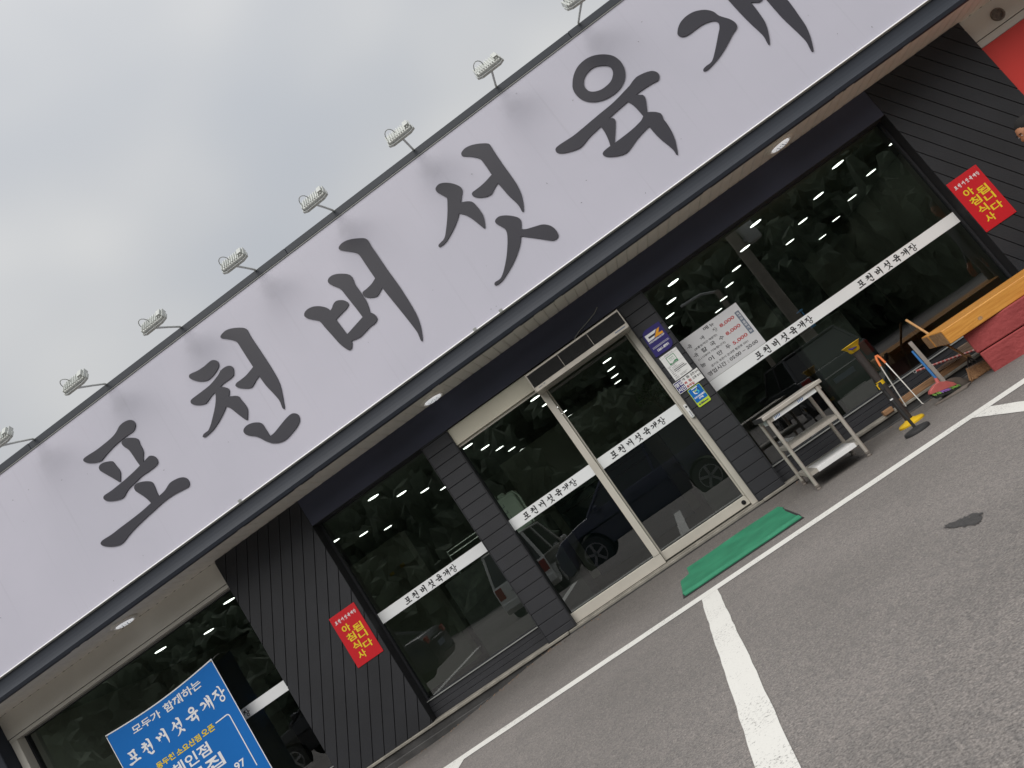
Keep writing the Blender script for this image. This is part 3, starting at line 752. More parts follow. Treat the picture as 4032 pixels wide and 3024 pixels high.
xs = sorted(set([-300, -150, -80, -50, -35, -26, -20] + [round(-16 + i * 0.4, 3) for i in range(81)] + [20, 26, 35, 50, 80, 150, 300]))
ys = sorted(set([-300, -150, -90, -60, -45, -36, -30, -25, -21, -18, -16, -14.5, -13] + [round(-12 + i * 0.5, 3) for i in range(21)] + [round(-1.9 + i * 0.1, 3) for i in range(20)] + [0.1, 0.6, 4, 10, 30, 100, 300]))
mb = MB()
vs = [(x, y, gz(x, y) if y < 0.3 else -0.02) for y in ys for x in xs]
nx = len(xs)
fs = [(j * nx + i, j * nx + i + 1, (j + 1) * nx + i + 1, (j + 1) * nx + i) for j in range(len(ys) - 1) for i in range(nx - 1)]
mb.add(vs, fs)
tag(mb.build('ground', M['asphalt'], smooth=True), kind='structure')

def ground_strip(poly_x, y0, y1, name, mat, step=0.4, jit=0.0, lift=0.004):
    """Painted strip between x0 and x1, y0 and y1, following the asphalt."""
    x0, x1 = poly_x
    nxs = max(1, int((x1 - x0) / step)); nys = max(1, int((y1 - y0) / step))
    m = MB(); vs = []
    for j in range(nys + 1):
        for i in range(nxs + 1):
            x = x0 + (x1 - x0) * i / nxs; y = y0 + (y1 - y0) * j / nys
            if j in (0, nys): y += random.uniform(-jit, jit)
            if i in (0, nxs): x += random.uniform(-jit, jit)
            vs.append((x, y, gz(x, y) + lift))
    m.add(vs, [(j * (nxs + 1) + i, j * (nxs + 1) + i + 1, (j + 1) * (nxs + 1) + i + 1, (j + 1) * (nxs + 1) + i) for j in range(nys) for i in range(nxs)])
    return tag(m.build(name, mat), kind='structure')

ground_strip((-16, 12), -2.745, -2.545, 'parking_line', M['paint'], 0.25, 0.006)
for x in (-5.20, -2.745, -0.28, 2.19, 4.64):
    ground_strip((x - 0.076, x + 0.076), -7.2, -2.746, 'parking_line', M['paint'], 0.15, 0.004)

# wet stain on the bay
mb = MB()
pts = []
rs = random.Random(3)
for k in range(60):
    a = 2 * PI * k / 60
    rr = 1 + 0.25 * math.sin(3 * a + 1) + rs.uniform(-0.22, 0.22)
    u, v = math.cos(a) * 0.060 * rr, math.sin(a) * 0.125 * rr
    pts.append((1.045 + u + v * -0.18, -5.02 + v))
mb.add([(p[0], p[1], gz(*p) + 0.0035) for p in pts], [tuple(range(len(pts)))])
tag(mb.build('wet_stain', M['stain']), kind='structure')
# wooded hill across the road (only seen mirrored in the glass)
mb = MB()
hx = [i * 10 - 160 for i in range(33)]
hy = [-34 - 4 * j for j in range(14)]
def hz(x, y):
    t = (-34 - y) / 52.0
    return -0.75 + 17 * smooth01(t * 1.15) + 3.0 * math.sin(x * 0.05 + 1) * t + 1.6 * math.sin(x * 0.13) * t
mb.add([(x, y, hz(x, y)) for y in hy for x in hx], [(j * 33 + i, j * 33 + i + 1, (j + 1) * 33 + i + 1, (j + 1) * 33 + i) for j in range(13) for i in range(32)])
tag(mb.build('hill', M['hill'], smooth=True), kind='structure')
rs = random.Random(11)
mb = MB()
bm = bmesh.new(); bmesh.ops.create_icosphere(bm, subdivisions=4, radius=1.0)
ico_v = [v.co.copy() for v in bm.verts]; ico_f = [tuple(v.index for v in f.verts) for f in bm.faces]; bm.free()
from mathutils import noise as mnoise
lumps = []
for k in range(6):                                   # six uneven crown shapes
    off = Vector((k * 7.3, k * 3.1, k * 5.7))
    lumps.append([v * (1 + 0.55 * mnoise.noise(v * 2.2 + off) + 0.35 * mnoise.noise(v * 5.5 + off) + 0.22 * mnoise.noise(v * 14 + off)) for v in ico_v])
for k in range(300):
    x = rs.uniform(-85, 75); y = -35 - 46 * rs.random() ** 1.2
    z = hz(x, y) + rs.uniform(1.2, 4.2)
    ra, rb = rs.uniform(1.6, 3.4), rs.uniform(2.0, 4.2)
    ca, sa = math.cos(k), math.sin(k)
    mb.add([(x + ra * (v[0] * ca - v[1] * sa), y + ra * (v[0] * sa + v[1] * ca), z + rb * v[2]) for v in lumps[k % 6]], ico_f)
tag(mb.build('forest', M['forest']), kind='stuff')

# ================================================================== RESTAURANT BUILDING
B = empty('restaurant_building')
tag(B, 'single storey restaurant with dark plank cladding, glass front and pale slatted soffit', 'building')

# rear volume and roof
mb = MB()
mb.box(-8.78, 8.2, -0.74, 9.0, 3.32, 4.9)
mb.build('roof_block', M['roof'], B)
mb = MB()
mb.box(-8.78, -8.66, 0.06, 9.0, -0.1, 3.3); mb.box(8.08, 8.2, 0.06, 9.0, -0.1, 3.3)
mb.box(-8.66, 8.08, 8.88, 9.0, -0.1, 3.3)
mb.build('outer_wall', M['beige'], B)
# interior
mb = MB(); mb.box(-8.66, 8.08, 0.02, 8.88, -0.05, 0.10); mb.build('interior_floor', M['in_floor'], B)
mb = MB(); mb.box(-8.66, 8.08, 0.02, 8.88, 2.85, 3.0); mb.build('ceiling', M['in_ceiling'], B)
mb = MB()
mb.box(-8.66, 8.08, 8.5, 8.7, 0.10, 2.85)
mb.box(-5.27, -4.2, 3.7, 4.0, 0.10, 2.51)
mb.box(-2.15, 0.15, 3.7, 3.9, 0.10, 2.45)
mb.box(5.95, 6.1, 0.05, 8.5, 0.10, 2.85)
mb.build('interior_wall', M['in_wall'], B)
mb = MB()
mb.box(-8.3, -6.0, 5.0, 5.15, 0.10, 1.9); mb.box(2.0, 5.6, 7.6, 8.4, 0.10, 1.5); mb.box(3.4, 4.3, 6.0, 6.3, 0.10, 2.85)
mb.build('interior_partition', M['in_dark'], B)
for (x, z, w, h) in ((-4.44, 2.03, 0.085, 0.06), (-4.67, 2.01, 0.085, 0.05)):
    mb = MB(); mb.box(x - w / 2, x + w / 2, 3.692, 3.699, z - h / 2, z + h / 2); mb.build('paper_note', M['note'], B)

# diagonal plank panels
def diag_panel(x0, x1, z0, z1, ang, pitch_x, xref, name='cladding_plank'):
    ca, sa = math.cos(R(ang)), math.sin(R(ang))
    nrm = (-sa, ca)                                   # across the planks
    pitch = pitch_x * abs(sa)
    c0 = nrm[0] * xref + nrm[1] * z0
    rect = [(x0, z0), (x1, z0), (x1, z1), (x0, z1)]
    for k in range(-40, 41):
        lo, hi = c0 + k * pitch + 0.004, c0 + (k + 1) * pitch - 0.004
        p = clip_poly(rect, nrm[0], nrm[1], hi)
        if len(p) < 3: continue
        p = clip_poly(p, -nrm[0], -nrm[1], -lo)
        if len(p) < 3: continue
        xsz = [q[0] for q in p]
        if max(xsz) - min(xsz) < 0.01: continue
        m = MB(); m.prism_xz(p, YC, YC + 0.02)
        m.build(name, M['cladding'], B, bevel=0.002)
diag_panel(-5.07, -3.783, 0.095, 3.098, 60, 0.1655, -3.977)
diag_panel(4.234, 5.448, 0.095, 3.098, -60, 0.1655, 4.30)
# solid backing behind the planks, reveals of the window openings
mb = MB()
mb.box(-5.066, -3.786, YC + 0.014, 0.05, 0.05, 3.099)
mb.box(4.237, 5.445, YC + 0.014, 0.05, 0.05, 3.099)
mb.box(-2.153, -1.805, YC + 0.014, 0.05, 0.05, 2.75)
mb.box(0.645, 0.956, YC + 0.014, 0.05, 0.05, 2.75)
mb.box(-3.786, 4.237, YC + 0.014, 0.05, 2.751, 3.099)
mb.build('cladding_backing', M['groove'], B)
# column boards and the lintel boards
zb = [0.176 + 0.1415 * k for k in range(22)]
for (x0, x1) in ((-2.156, -1.802), (0.642, 0.959)):
    lo = 0.095
    for z in zb:
        hi = min(z, 2.7445)
        if hi - lo > 0.02:
            m = MB(); m.box(x0, x1, YC, YC + 0.02, lo + 0.003, hi - 0.003); m.build('column_plank', M['column'], B, bevel=0.003)
        lo = z
        if z > 2.7445: break
    m = MB()
    m.box(x0 - 0.012, x0 - 0.001, YC - 0.002, 0.02, 0.095, 2.744); m.box(x1 + 0.001, x1 + 0.012, YC - 0.002, YD + 0.03 if x1 < 0 else 0.02, 0.095, 2.744)
    m.build('corner_trim', M['cladding'], B)
m = MB(); m.box(-3.781, 4.232, YC + 0.001, YC + 0.02, 2.746, 3.098); m.build('lintel_panel', M['lintel'], B, bevel=0.002)
# underside of the lintel
mb = MB(); mb.box(-3.786, 4.237, YC + 0.003, 0.0, 2.744, 2.7505); mb.build('lintel_underside', M['cladding'], B)

# plinth: concrete edge, dirty skirting under it
mb = MB()
mb.box(-5.07, -1.9, -0.262, 0.05, 0.062, 0.094); mb.box(-1.9, 0.68, -0.235, 0.05, 0.058, 0.09); mb.box(0.68, 8.2, -0.262, 0.05, 0.062, 0.094)
mb.build('plinth_edge', M['concrete'], B, bevel=0.006)
mb = MB(); mb.box(-8.7, 8.2, -0.242, 0.05, -0.3, 0.06); mb.build('skirting', M['skirting'], B)
mb = MB(); mb.box(-8.7, -1.9, -0.275, -0.243, -0.3, -0.015); mb.box(1.2, 8.2, -0.275, -0.243, -0.3, -0.005); mb.build('skirting_foot', M['skirting'], B, bevel=0.008)
# boards under the two windows
for (x0, x1) in ((-3.781, -2.158), (0.961, 4.232), (-8.63, -5.072)):
    for k in range(3):
        m = MB(); m.box(x0, x1, -0.065 + 0.004 * k, 0.0, 0.096 + 0.067 * k, 0.096 + 0.067 * (k + 1) - 0.004)
        m.build('base_board', M['column'], B, bevel=0.002)
    m = MB(); m.box(x0, x1, -0.072, 0.0, 0.298, 0.307); m.build('window_sill', M['trim'], B)

# recessed left wing: pale board wall above the window, dark post at the end
mb = MB()
mb.box(-8.64, -5.072, -0.16, 0.05, 2.801, 3.098); mb.build('wall_board', M['beige'], B)
mb = MB(); mb.box(-8.64, -5.072, -0.155, 0.03, 2.748, 2.793); mb.build('wall_board', M['beige'], B, bevel=0.004)
mb = MB(); mb.box(-8.64, -5.072, -0.14, 0.03, 2.78, 2.81); mb.build('shadow_joint', M['groove'], B)
mb = MB(); mb.box(-8.635, -8.535, -0.155, 0.03, 0.31, 2.746); mb.build('wall_board', M['beige'], B, bevel=0.004)
mb = MB(); mb.box(-8.80, -8.645, -0.34, -0.1, -0.2, 3.098); mb.build('end_post', M['fascia'], B, bevel=0.008)
# right end: pale board, round vent, red panel
mb = MB(); mb.box(5.452, 8.2, -0.16, 0.05, 2.815, 3.098); mb.build('wall_board', M['beige'], B)
mb = MB(); mb.box(5.452, 8.2, -0.155, 0.03, 2.722, 2.806); mb.build('wall_board', M['beige'], B, bevel=0.004)
mb = MB(); mb.box(5.452, 8.2, -0.135, 0.03, 2.80, 2.82); mb.build('shadow_joint', M['groove'], B)
mb = MB()
mtx = Matrix.Rotation(R(90), 4, 'X')
mb.lathe([(0.075, 0.0), (0.075, 0.012), (0.066, 0.02), (0.055, 0.02), (0.052, 0.004)], (5.84, -0.16, 2.925), 16, mtx=mtx)
mb.build('round_vent', M['vent'], B, smooth=True)
for (x0, x1) in ((5.452, 6.82), (6.824, 8.2)):
    mb = MB(); mb.box(x0, x1, -0.17, 0.05, 0.096, 2.718); mb.build('red_panel', M['red_wall'], B, bevel=0.003)

# soffit slats
x = -8.78
proto = None
while x < 8.07:
    if proto is None:
        m = MB()
        m.extrude_x([(0, 0), (1, 0)], 0, 1) if False else None
        w = 0.1385
        prof = [(0.001, 0.0), (0.004, -0.006), (0.022, -0.012), (w - 0.022, -0.012), (w - 0.004, -0.006), (w - 0.001, 0.0), (w - 0.001, 0.012), (0.001, 0.012)]
        n = len(prof)
        vs = [(p[0], -0.80, p[1]) for p in prof] + [(p[0], -0.158, p[1]) for p in prof]
        fs = [tuple(range(n)), tuple(range(2 * n - 1, n - 1, -1))] + [(i, i + n, (i + 1) % n + n, (i + 1) % n) for i in range(n)]
        m.add(vs, fs)
        proto = m.build('soffit_slat', M['soffit'], B, loc=(x, 0, ZS + 0.011))
    else:
        c = proto.copy(); COL.objects.link(c); c.location = (x, 0, ZS + 0.011 + random.uniform(-0.0015, 0.0015)); c.parent = B
    x += 0.1385
mb = MB(); mb.box(-8.78, 8.2, -0.80, 0.0, 3.125, 3.3); mb.build('soffit_backing', M['groove'], B)
# dark fascia beam under the sign, hollow face and bottom lip
mb = MB()
prof = [(-0.775, 3.318), (-0.832, 3.318), (-0.831, 3.29), (-0.831, 3.25), (-0.834, 3.21), (-0.840, 3.175), (-0.847, 3.150),
        (-0.852, 3.143), (-0.853, 3.138), (-0.838, 3.102), (-0.832, 3.098), (-0.775, 3.098)]
mb.extrude_x(prof, -9.1, 8.3)
mb.build('fascia_beam', M['fascia'], B)

# ------------------------------------------------------------------ windows
def window(x0, x1, z0, z1, y, words, name='window'):
    f = MB()
    f.box(x0, x0 + 0.025, y - 0.03, y + 0.04, z0, z1); f.box(x1 - 0.025, x1, y - 0.03, y + 0.04, z0, z1)
    f.box(x0 + 0.025, x1 - 0.025, y - 0.03, y + 0.04, z1 - 0.02, z1); f.box(x0 + 0.025, x1 - 0.025, y - 0.03, y + 0.04, z0, z0 + 0.015)
    w = f.build(name, M['cladding'], B)
    g = MB(); g.add([(x0 + 0.02, y, z0 + 0.01), (x1 - 0.02, y, z0 + 0.01), (x1 - 0.02, y, z1 - 0.01), (x0 + 0.02, y, z1 - 0.01)], [(0, 1, 2, 3)])
    g.build('pane', M['glass'], w)
    t = MB(); t.box(x0 + 0.026, x1 - 0.026, y - 0.033, y - 0.028, z1 - 0.012, z1 - 0.004); t.build('glazing_bead', M['trim'], w)
    s = MB(); s.box(x0 + 0.026, x1 - 0.026, y - 0.006, y - 0.003, 1.326, 1.4586); s.build('white_band', M['band'], w)
    for (a, b, zc) in words:
        l = MB(); brush_word(l, a, b, zc, y - 0.0085, depth=0.002, sub=2, grow=0.0011); l.build('lettering', M['ink'], w)
    return w
window(-3.783, -2.15, 0.307, 2.757, YG, [(-3.349, -2.681, 1.390)])
window(0.953, 4.234, 0.307, 2.757, YG, [(1.610, 2.282, 1.390), (2.969, 3.641, 1.390)])
window(-8.535, -5.068, 0.307, 2.746, YG, [(-6.465, -5.80, 1.390), (-7.9, -7.23, 1.390)])

# ------------------------------------------------------------------ sliding doors
mb = MB(); mb.box(-1.812, 0.639, -0.185, -0.05, 2.524, 2.738); mb.build('door_header', M['header'], B, bevel=0.004)
mb = MB(); mb.box(0.560, 0.638, -0.16, -0.04, 0.092, 2.522); mb.build('door_jamb', M['door_metal'], B, bevel=0.004)
mb = MB(); mb.box(-1.80, 0.64, -0.20, 0.04, 0.085, 0.1005); mb.build('door_track', M['concrete'], B)
def door(x0, x1, y, z1, word, stile_r, stile_l, z0):
    f = MB()
    f.box(x0, x1, y - 0.022, y + 0.022, z0, 0.222)
    if stile_r: f.box(x1 - stile_r, x1, y - 0.026, y + 0.026, 0.224, z1)
    if stile_l: f.box(x0, x0 + stile_l, y - 0.02, y + 0.02, 0.224, z1)
    f.box(x0 + stile_l, x1 - stile_r, y - 0.02, y + 0.02, z1 - 0.03, z1)
    d = f.build('sliding_door', M['door_metal'], B, bevel=0.003)
    g = MB(); g.add([(x0 + stile_l, y, 0.222), (x1 - stile_r, y, 0.222), (x1 - stile_r, y, z1 - 0.03), (x0 + stile_l, y, z1 - 0.03)], [(0, 1, 2, 3)])
    g.build('pane', M['glass'], d)
    s = MB(); s.box(x0 + stile_l + 0.001, x1 - stile_r - 0.001, y - 0.006, y - 0.003, 1.335, 1.4715); s.build('white_band', M['band'], d)
    l = MB(); brush_word(l, word[0], word[1], 1.4045, y - 0.0085, depth=0.002, sub=2, grow=0.0011); l.build('lettering', M['ink'], d)
    return d
dl = door(-1.805, -0.575, YD, 2.522, (-1.585, -0.928), 0.082, 0.0, 0.105)
dr = door(-0.573, 0.559, YD + 0.05, 2.522, (-0.362 * 1.006, 0.293 * 1.006), 0.02, 0.02, 0.118)
mb = MB()
mb.lathe([(0.026, 0), (0.026, 0.006), (0.019, 0.010), (0.017, 0.004), (0.010, 0.004), (0.009, 0.012)], (0.50, YD + 0.028, 0.165), 16, mtx=Matrix.Rotation(R(90), 4, 'X'))
mb.build('lock', M['groove'], dr, smooth=True)
# touch switch on the jamb
t = empty('door_switch', (0.607, -0.162, 1.32))
tag(t, 'narrow white touch switch with a dark sensor window fixed to the door jamb', 'switch')
mb = MB(); mb.prism_xz(rounded(-0.021, 0.021, -0.088, 0.088, 0.014), -0.022, 0.0); mb.build('case', M['paper'], t, bevel=0.003)
mb = MB(); mb.prism_xz(rounded(-0.010, 0.012, 0.045, 0.064, 0.006), -0.024, -0.021); mb.build('sensor_window', M['ink'], t)
mb = MB()
for k in range(5): mb.box(-0.005, 0.006, -0.0232, -0.0222, -0.012 - k * 0.014, -0.005 - k * 0.014)
mb.build('print', M['greyprint'], t)
mb = MB(); mb.box(-0.019, 0.019, -0.0235, -0.0225, -0.084, -0.068); mb.build('grip', M['flood'], t)

# ================================================================== BIG SIGN
S = empty('sign_board', (0, YF, 3.33))
tag(S, 'long white restaurant fascia sign with large dark brushed Korean lettering', 'sign')
def spart(mb, name, mat, **k):
    return rel(mb, (0, YF, 3.33)).build(name, mat, S, **k)
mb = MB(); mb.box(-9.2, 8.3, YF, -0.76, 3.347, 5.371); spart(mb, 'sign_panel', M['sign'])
mb = MB(); mb.extrude_x([(YF - 0.016, 3.330), (YF - 0.018, 3.334), (YF - 0.001, 3.3465), (YF + 0.02, 3.3465), (YF + 0.02, 3.330)], -9.2, 8.3); spart(mb, 'edge_trim', M['alu'])
mb = MB(); mb.box(-9.2, 8.3, YF + 0.005, -0.765, 3.3185, 3.3295); spart(mb, 'edge_trim', M['trim'])
mb = MB(); mb.box(-9.2, 8.3, YF - 0.010, YF + 0.004, 5.372, 5.381); spart(mb, 'edge_trim', M['trim'])
for (a, b) in ((-9.2, -5.98), (-5.977, -2.06), (-2.057, 1.95), (1.953, 8.3)):
    mb = MB(); mb.box(a, b, YF - 0.014, -0.72, 5.382, 5.468 + random.uniform(-0.003, 0.003)); spart(mb, 'capping', M['capping'], bevel=0.004)
for k in WORD:
    mb = MB()
    for loops in glyph_shapes(k, 5): mb.loops_xz(loops, YF - 0.012, 0.011)
    spart(mb, 'sign_letter', M['letter'])
# little brackets, rivets and dead insects stuck on the sheet
mb = MB()
for (x, z) in ((-0.78, 3.352), (-0.43, 3.352), (-4.08, 3.353)):
    mb.box(x - 0.02, x + 0.02, YF - 0.02, YF - 0.013, z - 0.02, z + 0.012)
spart(mb, 'bracket', M['trim'])
rs = random.Random(5)
mb = MB()
for k in range(46):
    x, z = rs.uniform(-8.6, 5.5), rs.uniform(3.4, 5.3)
    a, r1, r2 = rs.uniform(0, PI), rs.uniform(0.004, 0.013), rs.uniform(0.002, 0.004)
    ca, sa = math.cos(a), math.sin(a)
    mb.add([(x + ca * r1, YF - 0.0135, z + sa * r1), (x - sa * r2, YF - 0.0135, z + ca * r2), (x - ca * r1, YF - 0.0135, z - sa * r1), (x + sa * r2, YF - 0.0135, z - ca * r2)], [(0, 3, 2, 1)])
o = spart(mb, 'dirt_speck', M['ink']); o['kind'] = 'stuff'

# ================================================================== FLOODLIGHTS ON THE SIGN
def make_flood():
    t = empty('floodlight')
    arm = MB()
    arm.tube([(0, 0.03, -0.02), (0, -0.05, 0.0), (0, -0.30, -0.05), (0, -0.595, -0.116)], 0.0125, 10)
    arm.build('arm', M['flood'], t, smooth=True)
    m = MB(); m.box(-0.035, 0.035, -0.012, 0.05, -0.006, 0.01); m.build('base_plate', M['flood'], t, bevel=0.003)
    # head: finned LED casting tilted towards the sign
    tilt = Matrix.Translation((0, -0.53, -0.025)) @ Matrix.Rotation(R(52), 4, 'X')
    h = MB()
    h.xform_box((0.285, 0.17, 0.042), tilt @ Matrix.Translation((0, 0, 0.012)))
    hd = h.build('head', M['flood'], t, bevel=0.012, seg=2)
    f = MB()
    for k in range(9):
        f.xform_box((0.010, 0.15, 0.018), tilt @ Matrix.Translation((-0.112 + k * 0.028, 0, 0.040)))
    f.xform_box((0.05, 0.10, 0.045), tilt @ Matrix.Translation((0.112, 0.0, 0.045)))
    f.build('cooling_fin', M['flood'], hd)
    e = MB()
    for s in (-1, 1): e.xform_box((0.012, 0.15, 0.060), tilt @ Matrix.Translation((s * 0.148, 0, 0.014)))
    e.build('end_cap', M['flood'], hd, bevel=0.004)
    l = MB(); l.xform_box((0.25, 0.13, 0.006), tilt @ Matrix.Translation((0, 0, -0.012))); l.build('lens', M['lens'], hd)
    b = MB()
    b.xform_box((0.22, 0.006, 0.026), tilt @ Matrix.Translation((0, -0.118, -0.006)))
    for s in (-1, 1):
        b.xform_box((0.070, 0.006, 0.026), tilt @ Matrix.Translation((s * 0.138, -0.098, -0.006)) @ Matrix.Rotation(R(s * 38), 4, 'Z'))
        b.xform_box((0.006, 0.085, 0.026), tilt @ Matrix.Translation((s * 0.163, -0.038, -0.006)))
    b.build('bracket', M['flood'], t)
    c = MB()
    pts = []
    for k in range(9):
        a = PI * k / 8
        pts.append(tilt @ Vector((-0.085 - 0.055 * math.cos(a), 0.0, 0.05 + 0.075 * math.sin(a))))
    c.tube(pts, 0.0048, 6)
    c.build('cable', M['trim'], t, smooth=True)
    return t
flood_x = [-5.889, -4.757, -3.606, -2.485, -1.338, -0.189, 0.975, 2.102]
ords = ['leftmost', 'second from left', 'third from left', 'fourth from left', 'fifth from left',
        'sixth from left', 'seventh from left', 'rightmost, cut off by the top of the photo,']
fp = make_flood()
for i, x in enumerate(flood_x):
    o = fp if i == 0 else copy_tree(fp)
    o.location = (x, YF + 0.02, 5.470)
    o.rotation_euler = (0, 0, R(random.uniform(-3, 3)))
    head = [c for c in o.children if c.name.startswith('head')][0]
    lab = 'grey finned floodlight on an arm, %s in the row above the sign' % ords[i]
    if i == 7: lab = 'grey finned floodlight above the sign, rightmost in the row, cut by the photo top'
    tag(o, lab, 'floodlight', 'floodlights on arms above the sign')

# ================================================================== SOFFIT DOWNLIGHTS
def make_down():
    t = empty('downlight')
    m = MB(); m.lathe([(0.165, 0.0), (0.165, -0.012), (0.150, -0.022), (0.125, -0.026), (0.120, -0.012), (0.118, 0.0)], (0, 0, 0), 28)
    m.build('collar', M['soffit'], t, smooth=True)
    m = MB(); m.lathe([(0.105, -0.014), (0.105, -0.03), (0.092, -0.036), (0.02, -0.038)], (0, 0, 0), 24); m.build('lens', M['led'], t, smooth=True)
    m = MB()
    for k in range(12):
        r_ = 0.065 if k % 2 else 0.035
        a = k * PI / 6
        m.lathe([(0.006, -0.0365), (0.006, -0.041), (0.003, -0.043)], (r_ * math.cos(a), r_ * math.sin(a), 0), 6)
    m.build('led_bead', M['greyprint'], t)
    return t
dp = make_down()
for i, (x, y, lab) in enumerate(((-6.31, -0.44, 'round downlight in the pale soffit above the blue banner'),
                                 (-1.67, -0.47, 'round downlight in the soffit above the left door leaf'),
                                 (3.05, -0.56, 'round downlight in the soffit above the large right window'))):
    o = dp if i == 0 else copy_tree(dp)
    o.location = (x, y, ZS - 0.001)
    tag(o, lab, 'downlight', 'downlights in the soffit')

# ================================================================== CEILING LAMPS INSIDE
cx_ = [-7.25, -6.0, -4.745, -3.45, -2.19, -0.94, 0.285, 1.53, 2.825, 4.09, 5.37]
cy_ = [1.27, 2.52, 3.77, 5.02, 6.27, 7.52]
def make_lamp():
    t = empty('ceiling_lamp')
    m = MB(); m.lathe([(0.098, 0.0), (0.098, -0.004), (0.088, -0.007), (0.084, -0.003)], (0, 0, 0), 20); m.build('bezel', M['in_ceiling'], t, smooth=True)
    m = MB(); m.lathe([(0.083, -0.002), (0.083, -0.0075), (0.04, -0.009)], (0, 0, 0), 20); m.build('disc', M['lamp'], t, smooth=True)
    return t
lp = None
lamp_cols = [(-7.25, 'left row behind the far left window', (0, 1)), (-6.0, 'right row behind the far left window', (0,)),
             (-4.745, 'left row behind the left window', (1, 2, 3)), (-3.45, 'right row behind the left window', (0, 1, 2, 3)),
             (-2.19, 'left row behind the left door leaf', (1, 2, 3, 4, 5)), (-0.94, 'right row behind the left door leaf', (1, 2, 3, 4, 5)),
             (0.285, 'row behind the right door leaf', (2, 3, 4, 5)), (1.53, 'first row from the left behind the right window', (0, 1, 2, 3)),
             (2.825, 'second row from the left behind the right window', (0, 1, 2, 3, 4, 5)), (4.09, 'third row from the left behind the right window', (0, 1, 2, 3, 4, 5)),
             (5.37, 'rightmost row behind the right window', (1, 2, 3, 4, 5))]
lamp_rank = ['nearest the glass', 'second from the glass', 'third from the glass', 'fourth from the glass', 'fifth from the glass', 'farthest inside']
for x, col_name, ranks in lamp_cols:
    for k in ranks:
        if lp is None: o = lp = make_lamp()
        else: o = copy_tree(lp)
        o.location = (x, cy_[k], 2.848)
        tag(o, 'lit ceiling lamp, ' + col_name + ', ' + lamp_rank[k], 'ceiling lamp', 'lit ceiling lamps inside the restaurant')

# ================================================================== AIR CURTAIN OVER THE DOOR
A = empty('air_curtain', (-0.02, -0.45, 2.45))
tag(A, 'long grey air curtain unit with black ribbed grille above the glass door', 'air curtain')
def apart(mb, name, mat, **k): return rel(mb, (-0.02, -0.45, 2.45)).build(name, mat, A, **k)
mb = MB()
mb.extrude_x([(-0.45, 2.448), (-0.45, 2.500), (-0.436, 2.502), (-0.436, 2.662), (-0.45, 2.664), (-0.45, 2.680), (-0.17, 2.680), (-0.17, 2.438), (-0.40, 2.438)], -0.656, 0.612)
apart(mb, 'casing', M['steel'])
mb = MB(); mb.box(-0.640, 0.598, -0.4375, -0.4365, 2.504, 2.660); apart(mb, 'grille_back', M['groove'])
mb = MB()
for k in range(21): mb.box(-0.640, 0.598, -0.4475, -0.438, 2.5055 + k * 0.0074, 2.5088 + k * 0.0074)
apart(mb, 'grille_bar', M['rubber'])
mb = MB()
for xx in (-0.22, 0.18): mb.box(xx - 0.002, xx + 0.002, -0.4495, -0.448, 2.504, 2.660)
apart(mb, 'grille_clip', M['steel'])
for s in (-0.656, 0.600):
    mb = MB(); mb.box(s, s + 0.012, -0.455, -0.18, 2.452, 2.684); apart(mb, 'end_cap', M['steel'], bevel=0.003)
mb = MB(); mb.box(0.44, 0.575, -0.4515, -0.4502, 2.470, 2.482); mb.box(-0.60, -0.55, -0.4515, -0.4502, 2.474, 2.480); mb.box(-0.53, -0.51, -0.4515, -0.4502, 2.478, 2.486); apart(mb, 'print', M['greyprint'])
c = MB(); c.tube([(0.462, YC - 0.006, 2.877), (0.40, YC - 0.01, 2.84), (0.287, YC - 0.012, 2.806), (0.138, YC - 0.02, 2.770), (0.06, YC - 0.06, 2.735), (0.027, -0.32, 2.684)], 0.0052, 6)
tag(c.build('power_cable', M['trim'], smooth=True), 'thin grey cable running down the dark lintel to the air curtain', 'cable')

# ================================================================== SIGNS ON THE WALL
def sign_thing(name, label, cat, x0, x1, z0, z1, y, mat, prints, r=0.0, th=0.006, bevel=0.0015, group=None):
    """prints: list of (part name, material, function(mb)) drawn on the plate in world XZ coordinates."""
    loc = ((x0 + x1) / 2, y, z0)
    t = empty(name, loc)
    tag(t, label, cat, group)
    m = MB()
    m.prism_xz(rounded(x0, x1, z0, z1, r) if r > 0 else [(x0, z0), (x1, z0), (x1, z1), (x0, z1)], y - th, y)
    rel(m, loc).build('plate', mat, t, bevel=bevel)
    for i, (nm, pm, fn) in enumerate(prints):
        p = MB(); fn(p, y - th - 0.0008 - 0.0005 * i)
        rel(p, loc).build(nm, pm, t)
    return t

